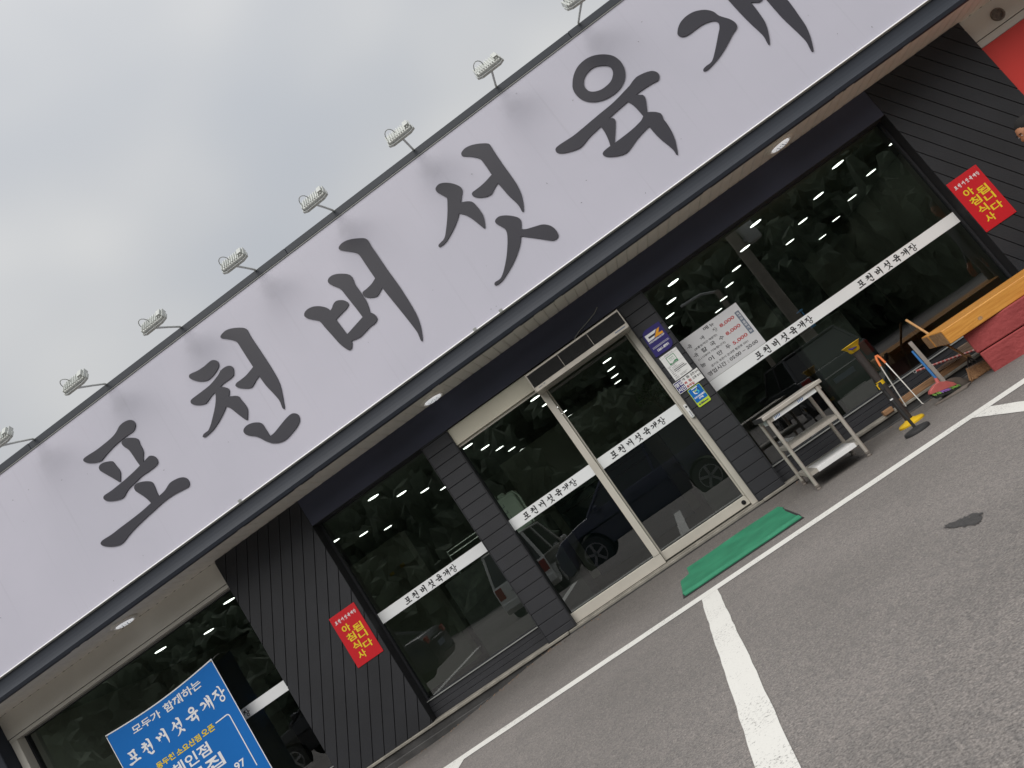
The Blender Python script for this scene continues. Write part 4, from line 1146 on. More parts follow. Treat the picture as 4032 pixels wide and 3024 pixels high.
YW = YC - 0.001
def red_sign(dx, label):
    z0, z1 = 1.068, 1.725
    x0, x1 = -4.203 + dx, -3.834 + dx
    def word(p, y):
        brush_word(p, -4.148 + dx, -3.882 + dx, 1.637, y, depth=0.0004, sub=1, zscale=1.25, grow=0.0008)
    def big(off):
        def fn(p, y):
            for s, a, b, zc, h in (('아', -4.129, -4.025, 1.526, 0.092), ('침', -4.131, -4.020, 1.411, 0.096), ('식', -4.124, -4.020, 1.293, 0.096), ('사', -4.124, -4.022, 1.178, 0.095),
                                   ('됩', -4.007, -3.885, 1.461, 0.097), ('니', -3.995, -3.885, 1.359, 0.084), ('다', -4.004, -3.885, 1.241, 0.090)):
                text(p, s, a + dx + off, b + dx + off, zc - off * 0.8, h, y, bold=0.022)
        return fn
    def rivet(p, y):
        for a, b in ((x0 + 0.02, z0 + 0.02), (x1 - 0.02, z0 + 0.02), (x0 + 0.02, z1 - 0.02), (x1 - 0.03, z1 - 0.02)):
            p.prism_xz(rounded(a - 0.004, a + 0.004, b - 0.004, b + 0.004, 0.0035, 2), y - 0.001, y)
    return sign_thing('notice_sign', label, 'sign', x0, x1, z0, z1, YW, M['red'],
                      [('shadow_print', M['redprint'], big(0.003)), ('headline', M['yellow'], big(0.0)), ('shop_name', M['white'], word), ('rivet', M['pink_plastic'], rivet)],
                      group='red breakfast notices')
red_sign(0.0, 'red breakfast notice with yellow Korean letters on the left cladding, below the left downlight')
red_sign(8.441, 'red breakfast notice with yellow Korean letters on the right cladding, near the wooden bench')

def ez_sign():
    x0, x1, z0, z1 = 0.672, 0.912, 2.012, 2.338
    loc = (0.79, YW, z0)
    t = empty('membership_sign', loc)
    tag(t, 'navy blue membership sign with white and orange EZ logo on the right column', 'sign')
    pts = [(0.662, 2.012), (0.845, 2.011)]
    for k in range(7):
        a = R(-90 + 80 * k / 6); pts.append((0.845 + 0.075 * math.cos(a), 2.086 + 0.075 * math.sin(a)))
    pts += [(0.924, 2.334), (0.752, 2.339)]
    for k in range(1, 7):
        a = R(95 + 80 * k / 6); pts.append((0.745 + 0.07 * math.cos(a), 2.268 + 0.07 * math.sin(a)))
    m = MB(); m.prism_xz(pts, YW - 0.008, YW); rel(m, loc).build('plate', M['navy'], t, bevel=0.0015)
    y = YW - 0.009
    m = MB()
    quad(m, [(0.694, 2.203), (0.775, 2.205), (0.797, 2.229), (0.722, 2.230), (0.722, 2.2515), (0.811, 2.2515), (0.849, 2.281), (0.694, 2.283)][::-1], y)
    text(m, 'MEMBERSHIP', 0.693, 0.896, 2.185, 0.019, y, bold=0.02)
    text(m, 'EZ MEMBERSHIP', 0.689, 0.898, 2.121, 0.009, y, bold=0.0) if False else None
    m.box(0.689, 0.900, y - 0.0002, y, 2.117, 2.120); m.box(0.687, 0.903, y - 0.0002, y, 2.104, 2.1075)
    text(m, '1661-8991', 0.721, 0.868, 2.067, 0.032, y, bold=0.035)
    rel(m, loc).build('white_print', M['white'], t)
    m = MB()
    quad(m, [(0.779, 2.205), (0.893, 2.200), (0.896, 2.226), (0.848, 2.230), (0.893, 2.280), (0.853, 2.277)], y)
    rel(m, loc).build('orange_print', M['orange'], t)
    m = MB(); quad(m, [(0.726, 2.233), (0.795, 2.233), (0.806, 2.2485), (0.726, 2.2485)], y); rel(m, loc).build('dark_print', M['ink'], t)
ez_sign()

def cert():
    x0, x1, z0, z1 = 0.680, 0.908, 1.673, 1.988
    def greens(p, y):
        quad(p, [(0.739, 1.847), (0.845, 1.847), (0.845, 1.947), (0.739, 1.947)], y)
    def inner(p, y):
        quad(p, [(0.745, 1.869), (0.770, 1.860), (0.795, 1.867), (0.812, 1.877), (0.839, 1.872), (0.839, 1.941), (0.745, 1.941)], y)
        text(p, '친환경인증', 0.756, 0.830, 1.8555, 0.010, y, bold=0.015)
    def gtext(p, y):
        text(p, '무농약', 0.764, 0.822, 1.917, 0.025, y, bold=0.0)
        p.box(0.760, 0.824, y - 0.0002, y, 1.892, 1.895)
    def inks(p, y):
        text(p, '인증농산물 표시사항', 0.735, 0.848, 1.970, 0.011, y, bold=0.0)
        rr = random.Random(2)
        for k, (a, b, zz, th) in enumerate(((0.70, 0.725, 1.832, .004), (0.735, 0.79, 1.836, .003), (0.70, 0.72, 1.814, .004), (0.735, 0.80, 1.816, .003), (0.70, 0.727, 1.797, .004), (0.735, 0.868, 1.800, .003),
                                           (0.70, 0.724, 1.780, .004), (0.735, 0.875, 1.783, .006), (0.70, 0.724, 1.762, .004), (0.735, 0.893, 1.765, .006), (0.70, 0.73, 1.743, .005), (0.75, 0.80, 1.745, .003),
                                           (0.70, 0.735, 1.722, .005), (0.70, 0.745, 1.702, .003), (0.765, 0.86, 1.706, .003), (0.70, 0.745, 1.690, .003), (0.765, 0.84, 1.693, .003))):
            x = a
            while x < b - 0.002:
                w = min(b - x, 0.03 if th > 0.0055 else rr.uniform(0.004, 0.011))
                p.box(x, x + w, y - 0.0002, y, zz - th / 2, zz + th / 2); x += w + (0.0 if th > 0.0055 else 0.003)
        p.box(0.684, 0.904, y - 0.0002, y, 1.9575, 1.9585); p.box(0.684, 0.904, y - 0.0002, y, 1.8445, 1.8455)
        for a, b in ((0.69, 1.979), (0.898, 1.979), (0.69, 1.682), (0.898, 1.682)): p.prism_xz(rounded(a - 0.003, a + 0.003, b - 0.003, b + 0.003, 0.0028, 2), y - 0.001, y)
    sign_thing('certificate', 'white certificate sheet with a green square emblem on the right column', 'notice', x0, x1, z0, z1, YW, M['paper'],
               [('green_print', M['green'], greens), ('emblem_field', M['paper'], inner), ('emblem_text', M['green'], gtext), ('small_print', M['ink'], inks)], th=0.004)
cert()

def hours():
    x0, x1, z0, z1 = 0.634, 0.957, 1.522, 1.661
    def navy(p, y): quad(p, [(0.640, 1.529), (0.733, 1.529), (0.733, 1.655), (0.640, 1.655)], y)
    def wt(p, y):
        text(p, '영업', 0.643, 0.730, 1.622, 0.048, y, bold=0.03); text(p, '시간', 0.643, 0.730, 1.562, 0.050, y, bold=0.03)
    def bk(p, y):
        for s, a, b, zc, h in (('개', 0.742, 0.774, 1.638, 0.030), ('점', 0.797, 0.829, 1.638, 0.032), (':', 0.836, 0.840, 1.636, 0.014), ('오전', 0.849, 0.899, 1.635, 0.032), ('5시', 0.909, 0.951, 1.633, 0.031),
                               (':', 0.834, 0.838, 1.589, 0.014), ('오후', 0.848, 0.898, 1.590, 0.032), ('8시', 0.909, 0.951, 1.588, 0.031), (':', 0.841, 0.845, 1.546, 0.014)):
            text(p, s, a, b, zc, h, y, bold=0.012)
    def rd(p, y):
        for s, a, b, zc, h in (('폐', 0.741, 0.773, 1.592, 0.030), ('점', 0.795, 0.828, 1.592, 0.032), ('휴무일', 0.741, 0.834, 1.546, 0.032)):
            text(p, s, a, b, zc, h, y, bold=0.02)
    sign_thing('hours_sign', 'white opening hours sign with a navy block on the right column', 'sign', x0, x1, z0, z1, YW - 0.006, M['paper'],
               [('navy_block', M['navy'], navy), ('white_print', M['white'], wt), ('black_print', M['ink'], bk), ('red_print', M['redprint'], rd)], th=0.006)
hours()

def voucher():
    x0, x1, z0, z1 = 0.717, 0.876, 1.281, 1.512
    def bl(p, y): p.prism_xz(rounded(x0 + 0.006, x1 - 0.006, 1.338, z1 - 0.006, 0.008), y - 0.0003, y)
    def wt(p, y):
        text(p, '포천사랑상품권', 0.732, 0.866, 1.393, 0.021, y, bold=0.045); text(p, '가맹점', 0.771, 0.829, 1.367, 0.022, y, bold=0.045)
        quad(p, [(0.760, 1.488), (0.833, 1.488), (0.833, 1.499), (0.760, 1.499)], y)
        quad(p, [(0.762, 1.472), (0.770, 1.472), (0.776, 1.440), (0.795, 1.428), (0.795, 1.420), (0.770, 1.428), (0.762, 1.440)], y)
    def lm(p, y): quad(p, [(0.768, 1.474), (0.790, 1.462), (0.812, 1.474), (0.822, 1.482), (0.822, 1.474), (0.792, 1.450), (0.768, 1.464)][::-1], y)
    def sk(p, y): quad(p, [(0.797, 1.428), (0.797, 1.420), (0.818, 1.424), (0.828, 1.440), (0.822, 1.456), (0.806, 1.458), (0.800, 1.450), (0.815, 1.446), (0.816, 1.436), (0.808, 1.430)], y)
    def nv(p, y):
        quad(p, [(0.827, 1.482), (0.836, 1.482), (0.836, 1.436), (0.829, 1.446)], y)
        p.box(0.735, 0.752, y - 0.0002, y, 1.303, 1.318); p.box(0.759, 0.855, y - 0.0002, y, 1.304, 1.313); p.box(0.759, 0.80, y - 0.0002, y, 1.319, 1.322)
    sign_thing('voucher_sign', 'small blue and lime merchant sign with rounded corners on the right column', 'sign', x0, x1, z0, z1, YW, M['lime'],
               [('blue_field', M['blue'], bl), ('white_print', M['white'], wt), ('lime_mark', M['lime'], lm), ('sky_mark', M['sky'], sk), ('dark_print', M['navy'], nv)], r=0.014, th=0.008)
voucher()

def menu():
    x0, x1, z0, z1 = 0.986, 1.766, 1.462, 2.026
    def bk(p, y):
        for s, a, b, zc, h in (('메', 1.296, 1.358, 1.984, 0.045), ('뉴', 1.375, 1.428, 1.978, 0.040), ('칼', 1.134, 1.201, 1.793, 0.052),
                               ('국', 1.253, 1.315, 1.793, 0.050), ('수', 1.371, 1.431, 1.791, 0.046), ('능', 1.024, 1.085, 1.659, 0.050), ('이', 1.137, 1.202, 1.665, 0.052), ('만', 1.254, 1.319, 1.663, 0.050),
                               ('두', 1.375, 1.431, 1.665, 0.050), ('(보통맛/약간 매운맛)', 1.077, 1.382, 1.851, 0.031), ('(11시부터 가능합니다)', 1.043, 1.407, 1.729, 0.031),
                               ('경기도 포천시 군내면 청군로 3351', 1.119, 1.616, 1.592, 0.028), ('영업시간 : 05:00 ~ 20:00', 1.034, 1.700, 1.533, 0.050)):
            text(p, s, a, b, zc, h, y, bold=0.016)
        for key, xc, zc in (('yuk', 1.053, 1.915), ('gae', 1.225, 1.912), ('jang', 1.398, 1.909), ('yuk', 1.055, 1.792)):
            pts = [q for L in GLYPHS[key] for q in L]
            gx = (min(q[0] for q in pts) + max(q[0] for q in pts)) / 2; gz_ = (min(q[1] for q in pts) + max(q[1] for q in pts)) / 2
            for loops in glyph_shapes(key, 1):
                p.loops_xz([[(xc + (q[0] - gx) * 0.045, zc + (q[1] - gz_) * 0.037) for q in L] for L in loops], y, 0.0003)
    def rd(p, y):
        for s, zc in (('8,000', 1.904), ('8,000', 1.789), ('5,000', 1.657)): text(p, s, 1.464, 1.656, zc, 0.046, y, bold=0.022)
    def gr(p, y): quad(p, [(1.682, 1.637), (1.737, 1.637), (1.737, 1.938), (1.682, 1.938)], y)
    def wt(p, y):
        for s, zc in (('육', 1.908), ('개', 1.875), ('장', 1.840), ('포', 1.791), ('장', 1.754), ('가', 1.712), ('능', 1.669)): text(p, s, 1.694, 1.726, zc, 0.029, y, bold=0.01)
    sign_thing('menu_poster', 'white menu poster with red prices stuck on the right window', 'menu', x0, x1, z0, z1, YG - 0.002, M['menu'],
               [('black_print', M['ink'], bk), ('price_print', M['redprint'], rd), ('slate_strip', M['greyprint'], gr), ('white_print', M['white'], wt)], th=0.003, bevel=0)
menu()

# ================================================================== BLUE BANNER
def banner():
    yb = -0.21
    x0, x1, z1, z0 = -7.403, -5.722, 2.152, -0.02
    loc = ((x0 + x1) / 2, yb, 2.16)
    t = empty('hanging_banner', loc)
    tag(t, 'blue cloth banner with white and yellow Korean lettering hung across the far left window', 'banner')
    def wav(x, z):
        u = (x - x0) / (x1 - x0); v = (z1 - z) / (z1 - z0)
        return yb + 0.010 * math.sin(u * 9 + v * 3) * (0.25 + v) + 0.013 * math.sin(u * 17 + 1.5 * v) * v - 0.014 * math.sin(u * PI) * (0.4 + 0.6 * v)
    def sag(x, z):
        u = (x - x0) / (x1 - x0); v = (z1 - z) / (z1 - z0)
        return z - 0.045 * math.sin(u * PI) * max(0, 1 - v * 2.2) - 0.018 * (1 - u)
    nx_, nz_ = 48, 40
    m = MB()
    vs = []
    for off in (0.0, 0.0015):
        for j in range(nz_ + 1):
            for i in range(nx_ + 1):
                x = x0 + (x1 - x0) * i / nx_; z = z1 + (z0 - z1) * j / nz_
                vs.append((x, wav(x, z) + off, sag(x, z)))
    n1 = (nx_ + 1) * (nz_ + 1)
    fs = [(j * (nx_ + 1) + i, j * (nx_ + 1) + i + 1, (j + 1) * (nx_ + 1) + i + 1, (j + 1) * (nx_ + 1) + i) for j in range(nz_) for i in range(nx_)]
    fs += [tuple(q + n1 for q in reversed(f)) for f in fs]
    m.add(vs, fs)
    rel(m, loc).build('cloth', M['blue'], t, smooth=True)
    def drape(mb, d):
        mb.v = [(p[0], wav(p[0], p[2]) - d, sag(p[0], p[2]) + 0.018) for p in mb.v]
        return mb
    w = MB()
    for s, a, b, zc, h in (('모두가', -7.060, -6.625, 2.007, 0.105), ('함께하는', -6.560, -5.990, 2.008, 0.118)): text(w, s, a, b, zc, h, 0, bold=0.02)
    brush_word(w, -7.214, -5.864, 1.735, 0, depth=0.0, sub=3, zscale=1.0, grow=0.003)
    for s, a, b, zc, h in (('체인점', -6.848, -6.282, 1.300, 0.158), ('모집', -6.72, -6.20, 1.105, 0.158), ('031-535-6497', -7.05, -5.985, 0.921, 0.088) if False else ('97', -6.140, -5.985, 0.921, 0.088)): text(w, s, a, b, zc, h, 0, bold=0.02)
    # bracket line
    br = [(-6.079, 1.480), (-6.079, 1.494), (-5.92, 1.494)]
    for k in range(6):
        a = R(90 - 90 * k / 5); br.append((-5.905 + 0.04 * math.cos(a), 1.454 + 0.04 * math.sin(a)))
    br += [(-5.865, 0.80), (-5.879, 0.80)]
    for k in range(6):
        a = R(90 * k / 5); br.append((-5.905 + 0.026 * math.cos(a), 1.454 + 0.026 * math.sin(a)))
    w.loops_xz([br], 0, 0.0)
    rel(drape(w, 0.002), loc).build('white_print', M['white'], t)
    y = MB()
    for s, a, b, zc, h in (('동두천', -6.995, -6.721, 1.472, 0.083), ('소요산점', -6.689, -6.319, 1.469, 0.083), ('오픈', -6.294, -6.112, 1.472, 0.083)): text(y, s, a, b, zc, h, 0, bold=0.028)
    rel(drape(y, 0.002), loc).build('yellow_print', M['yellow'], t)
    h = MB()
    for k in range(nx_):
        xa, xb = x0 + (x1 - x0) * k / nx_, x0 + (x1 - x0) * (k + 1) / nx_
        h.add([(xa, wav(xa, z1) - 0.003, sag(xa, z1) + 0.001), (xb, wav(xb, z1) - 0.003, sag(xb, z1) + 0.001), (xb, wav(xb, z1) - 0.003, sag(xb, z1) - 0.013), (xa, wav(xa, z1) - 0.003, sag(xa, z1) - 0.013)], [(0, 1, 2, 3)])
    for k in range(nz_):
        za, zb_ = z1 + (z0 - z1) * k / nz_, z1 + (z0 - z1) * (k + 1) / nz_
        for xx, dx in ((x0, 0.010), (x1 - 0.010, 0.010)):
            h.add([(xx, wav(xx, za) - 0.003, sag(xx, za)), (xx + dx, wav(xx + dx, za) - 0.003, sag(xx + dx, za)), (xx + dx, wav(xx + dx, zb_) - 0.003, sag(xx + dx, zb_)), (xx, wav(xx, zb_) - 0.003, sag(xx, zb_))], [(0, 3, 2, 1)])
    rel(h, loc).build('hem', M['white'], t)
    e_ = MB()
    for xx in (x0 + 0.015, x1 - 0.018):
        e_.lathe([(0.012, 0), (0.012, 0.004), (0.007, 0.005), (0.006, 0.0)], (xx, wav(xx, z1 - 0.02) - 0.004, sag(xx, z1 - 0.02)), 12, mtx=Matrix.Rotation(R(90), 4, 'X'))
        e_.tube([(xx, wav(xx, z1 - 0.02) - 0.006, sag(xx, z1 - 0.02)), (xx + (0.012 if xx > -6.5 else -0.012), -0.1, sag(xx, z1) + 0.012), (xx + (0.02 if xx > -6.5 else -0.02), -0.012, sag(xx, z1) + 0.02)], 0.003, 5)
    rel(e_, loc).build('eyelet_cord', M['trim'], t)
banner()

# ================================================================== GREEN DOOR MAT
def mat_():
    loc = (0.12, -1.8, 0)
    t = empty('door_mat', loc)
    tag(t, 'worn green rubber door mat with a ribbed front edge and a torn left corner', 'mat')
    out = [(0.700, -2.20), (0.716, -1.86), (0.728, -1.10), (0.70, -0.93), (0.284, -0.92), (-0.400, -0.95), (-0.385, -1.205), (-0.497, -1.30), (-0.500, -2.15), (-0.481, -2.165)]
    def zz(x, y): return gz(x, y) + 0.005 + 0.006 * smooth01((y + 1.15) / 0.3) * (1 + 0.6 * math.sin(x * 7))
    m = MB()
    n = 26
    # surface as strips across the outline so that it follows the ground
    ysn = [-2.0 + (1.08) * k / n for k in range(n + 1)]
    rows = []
    for y in ysn:
        xl = -0.497 if y < -1.30 else (-0.497 + (y + 1.30) / 0.095 * 0.112 if y < -1.205 else -0.39)
        xr = 0.712 if y < -1.1 else 0.728 - (y + 1.1) * 0.15
        rows.append([(xl + (xr - xl) * i / 24, y) for i in range(25)])
    vs = [(p[0], p[1], zz(*p) + 0.005) for r_ in rows for p in r_] + [(p[0], p[1], zz(*p) - 0.004) for r_ in rows for p in r_]
    k0 = 25 * (n + 1)
    fs = [(j * 25 + i, j * 25 + i + 1, (j + 1) * 25 + i + 1, (j + 1) * 25 + i) for j in range(n) for i in range(24)]
    fs += [tuple(q + k0 for q in reversed(f)) for f in fs]
    per = [i for i in range(25)] + [j * 25 + 24 for j in range(1, n + 1)] + [n * 25 + i for i in range(23, -1, -1)] + [j * 25 for j in range(n - 1, 0, -1)]
    fs += [(per[i], per[(i + 1) % len(per)], per[(i + 1) % len(per)] + k0, per[i] + k0) for i in range(len(per))]
    m.add(vs, fs)
    rel(m, loc).build('carpet', M['mat_green'], t)
    # raised ribs along the front
    for k in range(5):
        y = -2.028 - k * 0.036
        r_ = MB(); r_.box(-0.497 + 0.004 * k, 0.710 - 0.001 * k, y - 0.0085, y + 0.0085, gz(0, y) + 0.004, gz(0, y) + 0.020)
        rel(r_, loc).build('rib', M['mat_green'], t, bevel=0.004)
    b = MB(); b.box(-0.503, 0.716, -2.215, -2.005, 0.0025, 0.0055)
    b.box(0.702, 0.722, -2.004, -1.11, 0.0025, 0.012)
    rel(b, loc).build('rubber_backing', M['rubber'], t)
mat_()

# ================================================================== STEEL CART
def cart():
    loc = (1.36, -1.03, 0)
    t = empty('steel_cart', loc)
    tag(t, 'three tier stainless steel work table standing by the right column', 'table')
    def P(mb, n, mat, **k): return rel(mb, loc).build(n, mat, t, **k)
    m = MB(); m.box(1.035, 1.690, -1.385, -0.69, 0.805, 0.842); P(m, 'top', M['steel'], bevel=0.004)
    m = MB(); m.box(1.028, 1.044, -1.36, -0.71, 0.800, 0.848) ; P(m, 'edge_cap', M['rubber'], bevel=0.003)
    m = MB()
    for (x0, x1, y0, y1) in ((1.07, 1.66, -1.352, -1.335), (1.07, 1.66, -0.745, -0.728), (1.068, 1.085, -1.33, -0.75), (1.645, 1.662, -1.33, -0.75)): m.box(x0, x1, y0, y1, 0.757, 0.804)
    ap = P(m, 'apron', M['steel'])
    m = MB(); m.box(1.125, 1.60, -1.3565, -1.3525, 0.755, 0.797); P(m, 'protective_film', M['paper'])
    m = MB()
    for xx in (1.14, 1.40):
        for k in range(4): quad(m, [(xx + k * 0.016, 0.766), (xx + 0.006 + k * 0.016, 0.766), (xx + 0.014 + k * 0.016, 0.790), (xx + 0.008 + k * 0.016, 0.790)], -1.3572)
    P(m, 'film_print', M['blue'])
    for (z0, z1, n) in ((0.445, 0.480, 'shelf'), (0.140, 0.175, 'shelf')):
        m = MB()
        m.box(1.075, 1.64, -1.345, -0.735, z1 - 0.006, z1)
        m.box(1.075, 1.64, -1.347, -1.341, z0, z1 - 0.0065); m.box(1.075, 1.64, -0.739, -0.733, z0, z1 - 0.0065)
        m.box(1.073, 1.079, -1.34, -0.74, z0, z1 - 0.0065); m.box(1.636, 1.642, -1.34, -0.74, z0, z1 - 0.0065)
        P(m, n, M['steel'])
    m = MB(); m.box(1.17, 1.585, -1.3515, -1.348, 0.137, 0.1765); m.box(1.17, 1.585, -1.3475, -0.90, 0.1755, 0.1775); P(m, 'protective_film', M['paper'])
    for (x, y) in ((1.075, -1.345), (1.625, -1.355), (1.075, -0.72), (1.632, -0.74)):
        m = MB(); m.tube([(x, y, gz(x, y) + 0.05), (x, y, 0.80)], 0.0195, 14); lg = P(m, 'leg', M['steel'], smooth=True)
        f = MB(); f.lathe([(0.022, 0.0), (0.024, 0.012), (0.017, 0.022), (0.017, 0.030), (0.0235, 0.032), (0.0235, 0.05)], (x, y, gz(x, y)), 14)
        rel(f, loc).build('foot', M['dust_grey'], lg, smooth=True)
    m = MB(); m.box(1.062, 1.0665, -1.25, -1.03, 0.745, 0.80); P(m, 'sticker', M['sky'] if False else M['paper'])
cart()

# ================================================================== WOODEN BENCH ON RED BLOCKS
def bench():
    th = R(-7)
    org = Vector((2.80, -1.43, 0.0))
    t = empty('wooden_bench', org, th)
    tag(t, 'thick varnished orange pine bench slab resting on red blocks', 'bench')
    def slab(z0, z1, y0, y1, x0, nm, mat):
        m = MB(); m.box(x0, 2.9, y0, y1, z0, z1); return m.build(nm, mat, t, bevel=0.008, seg=2)
    slab(0.428, 0.572, 0.0, 0.30, 0.0, 'beam', M['bench'])
    slab(0.428, 0.570, 0.303, 0.58, 0.012, 'beam', M['bench'])
    slab(0.430, 0.571, 0.583, 0.85, 0.004, 'beam', M['bench'])
    for (y0, y1, x) in ((0.012, 0.290, -0.0015), (0.315, 0.57, 0.0105), (0.595, 0.84, 0.0025)):
        m = MB(); m.box(x - 0.002, x, y0, y1, 0.437, 0.562); m.build('end_grain', M['bench_end'], t)
    m = MB()
    for (x, z, r_) in ((0.33, 0.475, 0.017), (1.02, 0.53, 0.020), (1.9, 0.48, 0.015)):
        pts = [(x + r_ * 1.25 * math.cos(a * PI / 8), z + r_ * math.sin(a * PI / 8)) for a in range(16)]
        m.prism_xz(pts, -0.0012, 0.0)
    m.build('knot', M['bench_end'], t)
bench()
def blocks():
    th = R(-21)
    for k, (z0, z1, x0, lab) in enumerate(((-0.03, 0.208, 0.0, 'rough red block on the asphalt, lower of the two under the bench'),
                                           (0.216, 0.426, -0.012, 'rough red block under the bench slab, stacked on the lower block'))):
        t = MB(); t.box(x0, 0.98, 0.0, 0.42, z0, z1)
        o = t.build('red_block', M['red_block'], bevel=0.012, seg=2)
        o.location = (2.965, -1.36, 0); o.rotation_euler = (0, 0, th)
        tag(o, lab, 'block', 'red blocks under the bench')
blocks()

# ================================================================== CLEANING TOOLS ALONG THE PLINTH
def besom():
    loc = (2.95, -1.0, 0.0)
    t = empty('straw_broom', loc)
    tag(t, 'brown straw broom with a pale wooden handle leaning behind the bench', 'broom')
    m = MB(); m.tube([(3.06, -0.82, 0.18), (3.046, -0.62, 0.385), (3.03, -0.47, 0.56), (3.07, -0.10, 0.785)], [0.011, 0.012, 0.013, 0.014], 10); rel(m, loc).build('handle', M['handle_wood'], t, smooth=True)
    m = MB()
    for e_ in ((2.965, -0.93, 0.118), (3.075, -0.92, 0.105), (3.02, -0.925, 0.11)): m.tube([(3.06, -0.82, 0.18), e_], 0.007, 6)
    m.tube([(2.945, -0.935, 0.115), (3.14, -0.915, 0.088)], 0.008, 6)
    rel(m, loc).build('neck', M['pole_black'], t, smooth=True)
    rs = random.Random(4); m = MB()
    for k in range(420):
        u = rs.random(); a = Vector((2.94 + 0.205 * u, -0.93 + rs.uniform(-0.018, 0.018), 0.115 - 0.027 * u))
        b = Vector((2.86 + 0.30 * u + rs.uniform(-0.01, 0.01), -1.03 + rs.uniform(-0.03, 0.03), gz(3, -1.0) + rs.uniform(0.0, 0.02)))
        w = 0.0022
        m.add([a - Vector((w, 0, 0)), a + Vector((w, 0, 0)), b + Vector((w * 1.6, 0, 0)), b - Vector((w * 1.6, 0, 0))], [(0, 1, 2, 3)])
    o = rel(m, loc).build('straw', M['straw'], t); o['kind'] = 'stuff'
    m = MB()
    m.add([(2.945, -0.925, 0.11), (3.14, -0.905, 0.085), (3.15, -1.005, 0.012), (2.87, -1.01, 0.012)], [(0, 1, 2, 3)]); rel(m, loc).build('straw_core', M['straw'], t)
    m = MB()
    for k in range(11):
        u = k / 10; m.tube([(2.945 + 0.195 * u, -0.948, 0.120 - 0.027 * u), (2.94 + 0.20 * u, -0.955, 0.098 - 0.027 * u)], 0.0032, 5)
    rel(m, loc).build('stitching', M['dust_grey'], t)
besom()

def push_broom():
    loc = (2.63, -0.98, 0.0)
    t = empty('push_broom', loc)
    tag(t, 'broom with blue handle, faded red head and green, purple and black bristles', 'broom')
    m = MB(); m.tube([(2.668, -0.915, 0.190), (2.80, -0.46, 0.498)], 0.0135, 10); rel(m, loc).build('handle', M['blue_plastic'], t, smooth=True)
    m = MB(); m.tube([(2.640, -0.955, 0.140), (2.672, -0.90, 0.196)], [0.022, 0.0165], 10); rel(m, loc).build('socket', M['pink_plastic'], t, smooth=True)
    m = MB()
    fr = [(2.505, 0.112), (2.52, 0.135), (2.585, 0.160), (2.640, 0.163), (2.70, 0.128), (2.742, 0.085), (2.756, 0.052)]
    lo = [(2.508, 0.104), (2.757, 0.045)]
    poly = fr + [lo[1], lo[0]]
    m.prism_xz(poly, -1.012, -0.935)
    rel(m, loc).build('head', M['pink_plastic'], t, bevel=0.006)
    rs = random.Random(8)
    def bristles(u0, u1, mat, nm, ln, n):
        b = MB()
        for k in range(n):
            u = rs.uniform(u0, u1)
            a = Vector((2.512 + 0.242 * u, rs.uniform(-1.012, -0.94), 0.106 - 0.058 * u))
            c = a + Vector((0.014 + rs.uniform(-0.012, 0.012), -0.012 + rs.uniform(-0.02, 0.012), -ln - rs.uniform(0, 0.012)))
            w = 0.0026
            b.add([a - Vector((w, 0, 0)), a + Vector((w, 0, 0)), c + Vector((w, 0, 0)), c - Vector((w, 0, 0))], [(0, 1, 2, 3)])
        o = rel(b, loc).build(nm, mat, t); o['kind'] = 'stuff'
    bristles(0.0, 0.28, M['bristle_g'], 'green_bristles', 0.018, 130)
    bristles(0.30, 0.66, M['bristle_p'], 'purple_bristles', 0.018, 150)
    bristles(0.68, 1.0, M['bristle_g'], 'green_bristles', 0.018, 130)
    bristles(0.0, 1.0, M['bristle_b'], 'black_bristles', 0.050, 520)
push_broom()

